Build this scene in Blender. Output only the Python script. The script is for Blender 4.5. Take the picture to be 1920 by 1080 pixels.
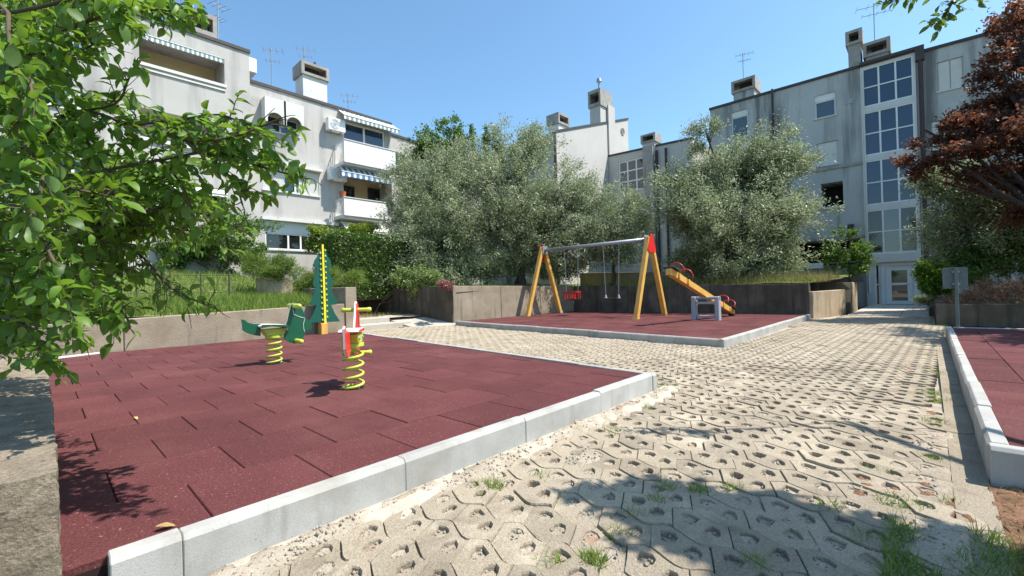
import bpy, bmesh, math, random
import numpy as np
from mathutils import Vector, Matrix, noise as mnoise

for o in list(bpy.data.objects):
    bpy.data.objects.remove(o)
random.seed(7)
rng = np.random.default_rng(7)
SC = bpy.context.scene
COL = SC.collection
R = math.radians

# ------------------------------------------------------------------ camera
FPX, CX, CY, HZN, ROLL, YAW, EYE = 830.0, 960.0, 540.0, 545.0, 0.0262, 43.26, 1.12


def cam_basis():
    p1 = Vector((0, -(HZN - CY), FPX))
    p2 = Vector((100, -(HZN - CY) + ROLL * 100, FPX))
    up = p1.cross(p2).normalized()
    if up.y < 0:
        up = -up
    f = Vector((0, 0, 1))
    f = (f - up * f.dot(up)).normalized()
    r = up.cross(f)
    if r.x < 0:
        r = -r
    a = R(YAW)
    return math.cos(a) * f + math.sin(a) * r, math.sin(a) * f - math.cos(a) * r, up


AX, AY, AZ = cam_basis()
RIGHT = Vector((AX.x, AY.x, AZ.x))
UPV = Vector((AX.y, AY.y, AZ.y))
FWD = Vector((AX.z, AY.z, AZ.z))
EYEP = Vector((0, 0, EYE))


def ray(x, y):
    return RIGHT * ((x - CX) / FPX) + UPV * (-(y - CY) / FPX) + FWD


def gnd(x, y, z=0.0):
    d = ray(x, y)
    return EYEP + d * ((z - EYE) / d.z)


def at(x, y, depth):
    return EYEP + ray(x, y) * depth


cam_d = bpy.data.cameras.new('camera')
cam_d.sensor_width = 36.0
cam_d.lens = 36.0 * FPX / 1920.0
cam_d.clip_start = 0.05
cam_d.clip_end = 2000
cam = bpy.data.objects.new('camera', cam_d)
m = Matrix((RIGHT, UPV, -FWD)).transposed().to_4x4()
m.translation = EYEP
cam.matrix_world = m
COL.objects.link(cam)
SC.camera = cam

# ------------------------------------------------------------------ light
SUNV = Vector((0.35, -0.48, 1.0)).normalized()
w = bpy.data.worlds.new('World')
SC.world = w
w.use_nodes = True
wn = w.node_tree.nodes
bg = wn['Background']
sky = wn.new('ShaderNodeTexSky')
sky.sky_type = 'NISHITA'
sky.sun_disc = False
sky.sun_elevation = math.asin(SUNV.z)
sky.sun_rotation = math.atan2(SUNV.x, SUNV.y)
sky.air_density = 1.0
sky.dust_density = 0.9
sky.ozone_density = 1.6
wb = wn.new('ShaderNodeMix')                     # white balance of the whole sky
wb.data_type, wb.blend_type = 'RGBA', 'MULTIPLY'
wb.inputs[0].default_value = 1.0
wb.inputs[7].default_value = (0.80, 1.02, 1.05, 1)
w.node_tree.links.new(sky.outputs[0], wb.inputs[6])
w.node_tree.links.new(wb.outputs[2], bg.inputs[0])
bg.inputs[1].default_value = 0.145
sd = bpy.data.lights.new('sun', 'SUN')
sd.energy = 5.0
sd.angle = R(0.53)
sd.color = (1.0, 0.945, 0.86)
sun = bpy.data.objects.new('sun', sd)
sun.rotation_euler = (-SUNV).to_track_quat('-Z', 'Y').to_euler()
sun.location = (4, -6, 12)
COL.objects.link(sun)
SC.view_settings.view_transform = 'Standard'
SC.view_settings.look = 'None'
SC.view_settings.gamma = 1.0
SC.view_settings.exposure = 0.7
SC.view_settings.use_curve_mapping = False

# ------------------------------------------------------------------ helpers
OFF = {}


def tag(o, label=None, cat=None, group=None, kind=None):
    if label:
        o['label'] = label
    if cat:
        o['category'] = cat
    if group:
        o['group'] = group
    if kind:
        o['kind'] = kind
    return o


def thing(name, label, cat, loc=(0, 0, 0), rz=0.0, group=None, local=False):
    o = bpy.data.objects.new(name, None)
    o.empty_display_size = 0.1
    COL.objects.link(o)
    o.location = loc
    o.rotation_euler = (0, 0, rz)
    OFF[o] = Vector((0, 0, 0)) if local else Vector(loc)
    return tag(o, label, cat, group)


def link(o, parent=None):
    COL.objects.link(o)
    if parent is not None:
        o.parent = parent
        OFF[o] = OFF.get(parent, Vector((0, 0, 0)))
    else:
        OFF[o] = Vector((0, 0, 0))
    return o


class MB:
    def __init__(s):
        s.v, s.f, s.mi = [], [], []

    def add(s, verts, faces, mi=0):
        b = len(s.v)
        s.v += [tuple(p) for p in verts]
        s.f += [tuple(b + i for i in f) for f in faces]
        s.mi += [mi] * len(faces)
        return s

    def box(s, a, b, mi=0):
        x0, x1 = sorted((a[0], b[0]))
        y0, y1 = sorted((a[1], b[1]))
        z0, z1 = sorted((a[2], b[2]))
        return s.add([(x0, y0, z0), (x1, y0, z0), (x1, y1, z0), (x0, y1, z0), (x0, y0, z1), (x1, y0, z1), (x1, y1, z1), (x0, y1, z1)],
                     [(3, 2, 1, 0), (4, 5, 6, 7), (0, 1, 5, 4), (1, 2, 6, 5), (2, 3, 7, 6), (3, 0, 4, 7)], mi)

    def bar(s, p, q, w, h, up=(0, 0, 1), mi=0):
        p, q = Vector(p), Vector(q)
        d = (q - p).normalized()
        u = Vector(up)
        sd_ = d.cross(u).normalized()
        u = sd_.cross(d)
        c = []
        for e in (p, q):
            for i, j in ((-1, -1), (1, -1), (1, 1), (-1, 1)):
                c.append(e + sd_ * (i * w / 2) + u * (j * h / 2))
        return s.add(c, [(0, 1, 2, 3), (7, 6, 5, 4), (0, 4, 5, 1), (1, 5, 6, 2), (2, 6, 7, 3), (3, 7, 4, 0)], mi)

    def quad(s, *p, mi=0):
        return s.add(p, [tuple(range(len(p)))], mi)

    def tube(s, pts, rad, sides=6, cap=True, mi=0):
        pts = [Vector(p) for p in pts]
        n = len(pts)
        if not hasattr(rad, '__len__'):
            rad = [rad] * n
        b = len(s.v)
        u = None
        for i, p in enumerate(pts):
            d = (pts[min(i + 1, n - 1)] - pts[max(i - 1, 0)])
            if d.length < 1e-9:
                d = Vector((0, 0, 1))
            d.normalize()
            if u is None:
                u = d.orthogonal().normalized()
            else:
                u = (u - d * u.dot(d))
                u = u.normalized() if u.length > 1e-6 else d.orthogonal().normalized()
            v = d.cross(u)
            for k in range(sides):
                a = 2 * math.pi * k / sides
                s.v.append(tuple(p + (u * math.cos(a) + v * math.sin(a)) * rad[i]))
        for i in range(n - 1):
            for k in range(sides):
                k2 = (k + 1) % sides
                s.f.append((b + i * sides + k, b + i * sides + k2, b + (i + 1) * sides + k2, b + (i + 1) * sides + k))
                s.mi.append(mi)
        if cap:
            s.f.append(tuple(b + k for k in reversed(range(sides))))
            s.f.append(tuple(b + (n - 1) * sides + k for k in range(sides)))
            s.mi += [mi, mi]
        return s

    def prism(s, poly, thick, fn, mi=0, mside=None):
        """poly: 2D outline; fn(a, b, t) -> world; front at t=0, back at t=thick"""
        n = len(poly)
        b = len(s.v)
        for t in (0, thick):
            for a_, b_ in poly:
                s.v.append(tuple(fn(a_, b_, t)))
        s.f.append(tuple(b + i for i in range(n)))
        s.f.append(tuple(b + n + i for i in reversed(range(n))))
        s.mi += [mi, mi]
        for i in range(n):
            j = (i + 1) % n
            s.f.append((b + i, b + n + i, b + n + j, b + j))
            s.mi.append(mi if mside is None else mside)
        return s

    def build(s, name, mats, parent=None, smooth=False, bevel=0, seg=1, weld=False):
        off = OFF.get(parent, Vector((0, 0, 0))) if parent is not None else Vector((0, 0, 0))
        me = bpy.data.meshes.new(name)
        me.from_pydata([(x - off.x, y - off.y, z - off.z) for x, y, z in s.v], [], s.f)
        if not isinstance(mats, (list, tuple)):
            mats = [mats]
        for mm in mats:
            me.materials.append(mm)
        if len(mats) > 1:
            me.polygons.foreach_set('material_index', s.mi)
        bm = bmesh.new()
        bm.from_mesh(me)
        if weld:
            bmesh.ops.remove_doubles(bm, verts=bm.verts, dist=1e-4)
        bmesh.ops.recalc_face_normals(bm, faces=bm.faces)
        if bevel:
            es = [e for e in bm.edges if len(e.link_faces) == 2 and e.calc_face_angle(0) > 0.5]
            bmesh.ops.bevel(bm, geom=es, offset=bevel, segments=seg, affect='EDGES', clamp_overlap=True)
        bm.to_mesh(me)
        bm.free()
        if smooth:
            me.polygons.foreach_set('use_smooth', [True] * len(me.polygons))
        me.update()
        return link(bpy.data.objects.new(name, me), parent)


def np_mesh(name, V, F, mat_, parent=None, tint=None, smooth=False):
    """V (n,3) array, F list of (k, m) arrays of equal-length faces"""
    off = OFF.get(parent, Vector((0, 0, 0))) if parent is not None else Vector((0, 0, 0))
    V = np.asarray(V, dtype=np.float32) - np.array(off, dtype=np.float32)
    me = bpy.data.meshes.new(name)
    me.vertices.add(len(V))
    me.vertices.foreach_set('co', V.ravel())
    if not isinstance(F, (list, tuple)):
        F = [F]
    tot = sum(f.size for f in F)
    nf = sum(len(f) for f in F)
    me.loops.add(tot)
    me.loops.foreach_set('vertex_index', np.concatenate([f.ravel() for f in F]).astype(np.int32))
    me.polygons.add(nf)
    st, o = [], 0
    for f in F:
        st.append(o + np.arange(len(f)) * f.shape[1])
        o += f.size
    me.polygons.foreach_set('loop_start', np.concatenate(st).astype(np.int32))
    if smooth:
        me.polygons.foreach_set('use_smooth', np.ones(nf, dtype=bool))
    if tint is not None:
        at_ = me.attributes.new('tint', 'FLOAT', 'POINT')
        at_.data.foreach_set('value', np.asarray(tint, dtype=np.float32))
    me.materials.append(mat_)
    me.update(calc_edges=True)
    return link(bpy.data.objects.new(name, me), parent)


# ------------------------------------------------------------------ materials
def new_mat(name):
    mt = bpy.data.materials.new(name)
    mt.use_nodes = True
    nt = mt.node_tree
    b = nt.nodes['Principled BSDF']
    return mt, nt, b


def N(nt, kind, **kw):
    n = nt.nodes.new(kind)
    for k, v in kw.items():
        if k in ('scale', 'detail', 'rough'):
            n.inputs[{'scale': 'Scale', 'detail': 'Detail', 'rough': 'Roughness'}[k]].default_value = v
        else:
            setattr(n, k, v)
    return n


def ramp(nt, src, stops):
    r_ = nt.nodes.new('ShaderNodeValToRGB')
    e = r_.color_ramp.elements
    while len(e) < len(stops):
        e.new(0.5)
    for el, (p, c) in zip(e, stops):
        el.position = p
        el.color = (c[0], c[1], c[2], 1) if hasattr(c, '__len__') else (c, c, c, 1)
    nt.links.new(src, r_.inputs[0])
    return r_.outputs[0]


def mixc(nt, fac, a, b, mode='MIX'):
    x = nt.nodes.new('ShaderNodeMix')
    x.data_type = 'RGBA'
    x.blend_type = mode
    for sock, v in ((x.inputs[0], fac), (x.inputs[6], a), (x.inputs[7], b)):
        if isinstance(v, (int, float)):
            sock.default_value = v
        elif isinstance(v, (tuple, list)):
            sock.default_value = (v[0], v[1], v[2], 1)
        else:
            nt.links.new(v, sock)
    return x.outputs[2]


def mat(name, c1, c2=None, scale=3.0, rough=0.85, bump=0.0, bscale=60.0, fine=0.0, fscale=250.0,
        speck=None, stain=None, rnd=0.0, spec=0.3, metal=0.0, streak=None, bdist=0.02):
    """procedural surface: two-tone noise, fine grain, specks, stains with a shape of their own, vertical streaks"""
    mt, nt, b = new_mat(name)
    pos = nt.nodes.new('ShaderNodeNewGeometry').outputs['Position']
    c2 = c2 or c1
    n1 = N(nt, 'ShaderNodeTexNoise', scale=scale, detail=6.0, rough=0.6)
    nt.links.new(pos, n1.inputs['Vector'])
    col = ramp(nt, n1.outputs[0], [(0.3, c1), (0.7, c2)])
    if fine:
        n2 = N(nt, 'ShaderNodeTexNoise', scale=fscale, detail=3.0)
        nt.links.new(pos, n2.inputs['Vector'])
        f = ramp(nt, n2.outputs[0], [(0.3, 1 - fine), (0.7, 1 + fine)])
        col = mixc(nt, 1.0, col, f, 'MULTIPLY')
    if speck:
        sc_, th, sco = speck
        n3 = N(nt, 'ShaderNodeTexNoise', scale=sc_, detail=2.0)
        nt.links.new(pos, n3.inputs['Vector'])
        col = mixc(nt, ramp(nt, n3.outputs[0], [(th, 0.0), (th + 0.06, 1.0)]), col, sco)
    if stain:
        sc_, lo, hi, sco = stain
        n4 = N(nt, 'ShaderNodeTexNoise', scale=sc_, detail=8.0, rough=0.65)
        nt.links.new(pos, n4.inputs['Vector'])
        col = mixc(nt, ramp(nt, n4.outputs[0], [(lo, 0.0), (hi, 1.0)]), col, sco)
    if streak:
        sc_, lo, hi, sco = streak
        mp = nt.nodes.new('ShaderNodeMapping')
        mp.inputs['Scale'].default_value = (1, 1, 0.1)
        nt.links.new(pos, mp.inputs['Vector'])
        n5 = N(nt, 'ShaderNodeTexNoise', scale=sc_, detail=5.0, rough=0.6)
        nt.links.new(mp.outputs[0], n5.inputs['Vector'])
        col = mixc(nt, ramp(nt, n5.outputs[0], [(lo, 0.0), (hi, 1.0)]), col, sco)
    if rnd:
        oi = nt.nodes.new('ShaderNodeObjectInfo')
        f = ramp(nt, oi.outputs['Random'], [(0, 1 - rnd), (1, 1 + rnd)])
        col = mixc(nt, 1.0, col, f, 'MULTIPLY')
    nt.links.new(col, b.inputs['Base Color'])
    b.inputs['Roughness'].default_value = rough
    b.inputs['Metallic'].default_value = metal
    b.inputs['Specular IOR Level'].default_value = spec
    if bump:
        n6 = N(nt, 'ShaderNodeTexNoise', scale=bscale, detail=8.0, rough=0.7)
        nt.links.new(pos, n6.inputs['Vector'])
        bp = nt.nodes.new('ShaderNodeBump')
        bp.inputs['Strength'].default_value = bump
        bp.inputs['Distance'].default_value = bdist
        nt.links.new(n6.outputs[0], bp.inputs['Height'])
        nt.links.new(bp.outputs[0], b.inputs['Normal'])
    return mt


def leaf_mat(name, dark, light, back=None, trans=0.35, rough=0.45, spec=0.35, tcol=None):
    mt, nt, b = new_mat(name)
    a = N(nt, 'ShaderNodeAttribute', attribute_name='tint')
    oi = nt.nodes.new('ShaderNodeObjectInfo')
    ad = nt.nodes.new('ShaderNodeMath')
    ad.operation = 'ADD'
    nt.links.new(a.outputs['Fac'], ad.inputs[0])
    if name == 'fruit_leaf' or name == 'broad_leaf':
        nt.links.new(oi.outputs['Random'], ad.inputs[1])
    else:
        ad.inputs[1].default_value = 0.0
    col = ramp(nt, ad.outputs[0], [(0.0, dark), (1.0, light)])
    if back:
        g = nt.nodes.new('ShaderNodeNewGeometry')
        col = mixc(nt, g.outputs['Backfacing'], col, mixc(nt, 0.65, col, back))
    nt.links.new(col, b.inputs['Base Color'])
    b.inputs['Roughness'].default_value = rough
    b.inputs['Specular IOR Level'].default_value = spec
    tr = nt.nodes.new('ShaderNodeBsdfTranslucent')
    if tcol:
        nt.links.new(mixc(nt, 0.75, col, tcol), tr.inputs[0])
    else:
        nt.links.new(col, tr.inputs[0])
    mx = nt.nodes.new('ShaderNodeMixShader')
    mx.inputs[0].default_value = trans
    nt.links.new(b.outputs[0], mx.inputs[1])
    nt.links.new(tr.outputs[0], mx.inputs[2])
    nt.links.new(mx.outputs[0], nt.nodes['Material Output'].inputs['Surface'])
    return mt


def glass_mat(name, base, rough=0.03, spec=0.9):
    mt, nt, b = new_mat(name)
    b.inputs['Base Color'].default_value = (*base, 1)
    b.inputs['Roughness'].default_value = rough
    b.inputs['Specular IOR Level'].default_value = spec
    b.inputs['IOR'].default_value = 1.6
    return mt


M = {}
M['rubber'] = mat('rubber', (0.085, 0.025, 0.026), (0.118, 0.037, 0.037), 1.6, 0.9, 0.6, 190, fine=0.42, fscale=110,
                  speck=(75, 0.67, (0.28, 0.14, 0.13)), stain=(0.8, 0.5, 0.8, (0.13, 0.05, 0.046)), rnd=0.14, spec=0.2, bdist=0.006)
M['rubber_base'] = mat('rubber_base', (0.02, 0.01, 0.01))
M['kerb'] = mat('kerb_concrete', (0.31, 0.30, 0.28), (0.42, 0.41, 0.385), 3, 0.9, 0.25, 140, fine=0.12, fscale=300,
                speck=(55, 0.70, (0.25, 0.25, 0.245)), stain=(2.2, 0.52, 0.75, (0.27, 0.245, 0.205)), rnd=0.08, bdist=0.008, streak=(7, 0.58, 0.75, (0.25, 0.235, 0.21)))
M['wall'] = mat('board_concrete', (0.23, 0.185, 0.13), (0.37, 0.31, 0.235), 2.2, 0.95, 0.6, 35, fine=0.12, fscale=120,
                stain=(1.1, 0.52, 0.75, (0.13, 0.11, 0.09)), streak=(5.0, 0.56, 0.72, (0.15, 0.13, 0.11)), bdist=0.02)
M['wall_dark'] = mat('stained_shaded_concrete', (0.085, 0.068, 0.05), (0.17, 0.138, 0.104), 1.7, 0.95, 0.6, 30, fine=0.15, fscale=100,
                     stain=(0.9, 0.45, 0.7, (0.055, 0.045, 0.036)), streak=(4.0, 0.5, 0.7, (0.06, 0.05, 0.04)))  # wall stains, with the shade on unlit walls put into the colour too
M['wall_rough'] = mat('rough_concrete', (0.2, 0.16, 0.115), (0.36, 0.295, 0.215), 7, 0.95, 1.0, 26, fine=0.25, fscale=90,
                      speck=(38, 0.66, (0.12, 0.1, 0.075)), stain=(2.5, 0.55, 0.8, (0.42, 0.38, 0.32)), bdist=0.03)
M['wall_tan'] = mat('tan_concrete', (0.36, 0.27, 0.17), (0.46, 0.37, 0.26), 2.0, 0.95, 0.5, 40, fine=0.1,
                    streak=(4.0, 0.5, 0.72, (0.2, 0.15, 0.095)))
M['step'] = mat('step_concrete', (0.36, 0.33, 0.28), (0.46, 0.43, 0.37), 3, 0.95, 0.5, 60, fine=0.12,
                stain=(3, 0.55, 0.8, (0.24, 0.21, 0.17)))
M['sand'] = mat('sand', (0.33, 0.27, 0.2), (0.5, 0.44, 0.36), 5, 1.0, 0.8, 90, fine=0.2, fscale=200,
                speck=(70, 0.6, (0.2, 0.15, 0.1)), stain=(1.3, 0.58, 0.72, (0.33, 0.17, 0.09)))
M['dust'] = mat('pale_dust', (0.36, 0.315, 0.25), (0.52, 0.475, 0.40), 8, 1.0, 0.6, 120, fine=0.12, fscale=260,
                speck=(60, 0.68, (0.34, 0.29, 0.23)))
M['red_soil'] = mat('red_soil', (0.15, 0.075, 0.042), (0.3, 0.165, 0.10), 9, 1.0, 1.0, 35, fine=0.25, fscale=120,
                    stain=(3, 0.6, 0.75, (0.4, 0.3, 0.2)))
M['earth'] = mat('earth', (0.09, 0.075, 0.04), (0.16, 0.14, 0.07), 1.2, 1.0, 0.6, 20, fine=0.2)
M['lawn'] = mat('lawn_soil', (0.09, 0.12, 0.03), (0.17, 0.19, 0.06), 2.0, 1.0, 0.6, 30, fine=0.25, fscale=60)
M['stucco_l'] = mat('stucco_pale', (0.45, 0.43, 0.405), (0.51, 0.49, 0.465), 0.5, 0.95, 0.2, 60, fine=0.03, fscale=80,
                    stain=(0.5, 0.5, 0.72, (0.33, 0.32, 0.31)), streak=(1.2, 0.52, 0.72, (0.27, 0.262, 0.254)))
M['stucco_c'] = mat('stucco_warm', (0.47, 0.445, 0.42), (0.53, 0.505, 0.475), 0.5, 0.95, 0.2, 60, fine=0.03, fscale=80,
                    streak=(0.7, 0.62, 0.82, (0.37, 0.355, 0.34)))
M['stucco_r'] = mat('stucco_grey', (0.42, 0.42, 0.41), (0.52, 0.52, 0.505), 0.45, 0.95, 0.25, 50, fine=0.04, fscale=80,
                    stain=(0.3, 0.52, 0.75, (0.3, 0.3, 0.295)), streak=(1.1, 0.5, 0.66, (0.17, 0.17, 0.165)))
M['conc_roof'] = mat('chimney_concrete', (0.27, 0.25, 0.225), (0.4, 0.38, 0.35), 3, 0.95, 0.3, 40, fine=0.1,
                     streak=(3, 0.55, 0.75, (0.17, 0.16, 0.14)))
M['white'] = mat('white_paint', (0.72, 0.72, 0.71), (0.78, 0.78, 0.77), 2, 0.6, rnd=0.04, spec=0.4)
M['offwhite'] = mat('offwhite_paint', (0.58, 0.57, 0.55), (0.66, 0.65, 0.62), 2, 0.7, stain=(1.2, 0.6, 0.85, (0.45, 0.44, 0.42)))
M['cream'] = mat('cream_plaster', (0.55, 0.44, 0.26), (0.6, 0.49, 0.30), 1, 0.9)
M['trim'] = mat('roof_trim', (0.05, 0.045, 0.045), (0.075, 0.065, 0.06), 3, 0.6)
M['bituminous'] = mat('roof_felt', (0.12, 0.11, 0.10), (0.17, 0.16, 0.15), 1, 0.9)
M['pipe'] = mat('downpipe', (0.05, 0.03, 0.028), (0.07, 0.042, 0.04), 4, 0.5)
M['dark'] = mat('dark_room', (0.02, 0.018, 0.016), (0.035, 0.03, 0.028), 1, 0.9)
M['blind'] = mat('roller_blind', (0.62, 0.61, 0.58), (0.68, 0.67, 0.64), 2, 0.7)
M['glass'] = glass_mat('window_glass', (0.035, 0.05, 0.065))
M['glass_blue'] = glass_mat('blue_glass', (0.022, 0.045, 0.09), 0.04, 0.6)
M['glass_dark'] = glass_mat('dark_glass', (0.012, 0.014, 0.014), 0.04, 0.6)
M['metal'] = mat('galvanised', (0.30, 0.32, 0.35), (0.38, 0.40, 0.43), 6, 0.5, metal=0.5, spec=0.5)
M['sign_back'] = mat('sign_back', (0.12, 0.135, 0.13), (0.16, 0.18, 0.17), 6, 0.6)
M['grey_paint'] = mat('grey_paint', (0.3, 0.32, 0.36), (0.36, 0.38, 0.42), 6, 0.5, spec=0.4)
M['black'] = mat('black_rubber', (0.015, 0.015, 0.016), (0.025, 0.025, 0.026), 4, 0.7)
M['wood'] = mat('larch_wood', (0.62, 0.33, 0.065), (0.72, 0.43, 0.105), 3, 0.55, 0.2, 60, streak=(20, 0.5, 0.7, (0.5, 0.25, 0.06)), spec=0.4)
M['red'] = mat('red_panel', (0.60, 0.02, 0.02), (0.66, 0.03, 0.03), 3, 0.35, spec=0.5)
M['red_steel'] = mat('red_steel', (0.36, 0.025, 0.02), (0.42, 0.03, 0.025), 3, 0.35, spec=0.5)
M['green'] = mat('green_panel', (0.004, 0.075, 0.036), (0.005, 0.09, 0.042), 3, 0.35, spec=0.5)
M['teal'] = mat('teal_board', (0.004, 0.07, 0.05), (0.006, 0.09, 0.062), 3, 0.45, spec=0.4)
M['lime'] = mat('lime_steel', (0.42, 0.50, 0.055), (0.5, 0.57, 0.08), 3, 0.35, spec=0.5)
M['yellow'] = mat('yellow_rule', (0.72, 0.60, 0.03), (0.78, 0.66, 0.04), 3, 0.45)
M['core'] = mat('white_core', (0.75, 0.73, 0.70), None, 3, 0.5)
M['bark'] = mat('bark', (0.075, 0.06, 0.045), (0.16, 0.135, 0.105), 9, 0.95, 1.0, 40, bdist=0.03)
M['twig'] = mat('twig', (0.06, 0.045, 0.03), (0.14, 0.105, 0.07), 12, 0.9)
M['bark_dark'] = mat('plum_bark', (0.03, 0.022, 0.02), (0.06, 0.045, 0.04), 9, 0.95)
M['awn_blue'] = mat('blue_canvas', (0.08, 0.2, 0.42), None, 3, 0.9)
M['awn_white'] = mat('white_canvas', (0.68, 0.68, 0.66), (0.74, 0.74, 0.72), 3, 0.9)
M['awn_green'] = mat('green_canvas', (0.2, 0.3, 0.3), None, 3, 0.9)
M['terracotta'] = mat('terracotta', (0.4, 0.13, 0.06), None, 3, 0.9)
M['dead_leaf'] = mat('dead_leaf', (0.32, 0.2, 0.07), (0.45, 0.33, 0.14), 20, 0.8, rnd=0.3)
M['stone'] = mat('pebble', (0.24, 0.205, 0.155), (0.4, 0.36, 0.29), 30, 0.95, fine=0.2)
M['slab'] = mat('pale_slab', (0.52, 0.47, 0.4), (0.62, 0.57, 0.5), 3, 0.9, 0.3, 80, rnd=0.05)

L = {}
L['fruit'] = leaf_mat('fruit_leaf', (0.018, 0.06, 0.008), (0.12, 0.235, 0.022), (0.15, 0.24, 0.08), 0.38, 0.48, 0.4, (0.27, 0.46, 0.02))
L['walnut'] = leaf_mat('broad_leaf', (0.03, 0.08, 0.012), (0.09, 0.18, 0.025), (0.14, 0.2, 0.08), 0.4, 0.45, 0.35, (0.2, 0.36, 0.02))
L['olive'] = leaf_mat('olive_leaf', (0.075, 0.11, 0.035), (0.31, 0.38, 0.17), (0.54, 0.59, 0.41), 0.34, 0.45, 0.4)
L['plum'] = leaf_mat('plum_leaf', (0.03, 0.016, 0.013), (0.17, 0.075, 0.045), None, 0.35, 0.5, 0.3, (0.36, 0.13, 0.06))
L['shrub'] = leaf_mat('shrub_leaf', (0.045, 0.10, 0.015), (0.15, 0.25, 0.035), None, 0.35, 0.5, 0.3, (0.25, 0.40, 0.04))
L['hedge'] = leaf_mat('hedge_leaf', (0.04, 0.09, 0.016), (0.15, 0.25, 0.045), None, 0.35, 0.4, 0.45)
L['lime'] = leaf_mat('golden_leaf', (0.12, 0.18, 0.02), (0.32, 0.40, 0.05), None, 0.35, 0.5, 0.3)
L['grass'] = leaf_mat('grass_blade', (0.09, 0.15, 0.025), (0.26, 0.36, 0.07), None, 0.4, 0.5, 0.3)
L['dry'] = leaf_mat('dry_grass', (0.2, 0.16, 0.06), (0.36, 0.3, 0.14), None, 0.3, 0.7, 0.2)
L['brown'] = leaf_mat('dead_twigs', (0.13, 0.07, 0.04), (0.36, 0.22, 0.15), None, 0.15, 0.8, 0.2)
L['far'] = leaf_mat('far_leaf', (0.04, 0.09, 0.02), (0.13, 0.22, 0.045), None, 0.3, 0.5, 0.3, (0.2, 0.36, 0.04))
L['rose'] = leaf_mat('rose_leaf', (0.10, 0.17, 0.04), (0.30, 0.38, 0.13), None, 0.35, 0.5, 0.3)
L['pink'] = leaf_mat('pink_flower', (0.26, 0.10, 0.10), (0.4, 0.2, 0.19), None, 0.2, 0.6, 0.2)


# ------------------------------------------------------------------ the setting
def lerp(a, b, t):
    return a + (b - a) * t


def nz(x, y, s=1.0, seed=0.0):
    return mnoise.noise(Vector((x * s + seed, y * s - seed * 0.7, seed)))


# big ground sheet out to the horizon
tag(MB().quad((-300, -300, -0.09), (300, -300, -0.09), (300, 300, -0.09), (-300, 300, -0.09)).build('ground', M['earth']), kind='structure')

PAD_Z, KERB_Z = 0.19, 0.21
AX0, AY0, AY1 = -0.02, 2.12, 10.86           # first pad: left edge, front edge, back edge
A_R0, A_R1 = 4.45, 5.22                     # right edge X at the front and at the back (runs slightly askew)


def a_right(y):
    return lerp(A_R0, A_R1, (y - AY0) / (9.58 - AY0))


BX0, BX1, BY0, BY1 = 8.38, 16.5, 2.70, 11.75
BZ, BKZ = 0.12, 0.145


def b_left(y):
    return lerp(8.38, 9.51, (y - 2.70) / 8.59)


CX0, CX1, CY1, CY0 = 3.52, 12.0, -0.22, -6.0


# --- paving stones: wavy two-hole grass pavers, rows along Y, zigzag joints
PER, ROWP = 0.268, 0.215


def in_paving(x, y, mg=0.06):
    if y < -0.10 or x < 0.35:
        return False
    if y > AY0 - mg and x < a_right(min(y, 10.9)) + mg + 0.02 and y < 12.6:
        return False
    if y > BY0 - 0.02 - mg and x > b_left(y) - mg:
        return False
    if x > 8.2 and y > 2.62:
        return x < b_left(y) - mg
    if x > 16.6 and y > 2.1:
        return False
    return x < 18.6 and y < 12.6


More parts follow.
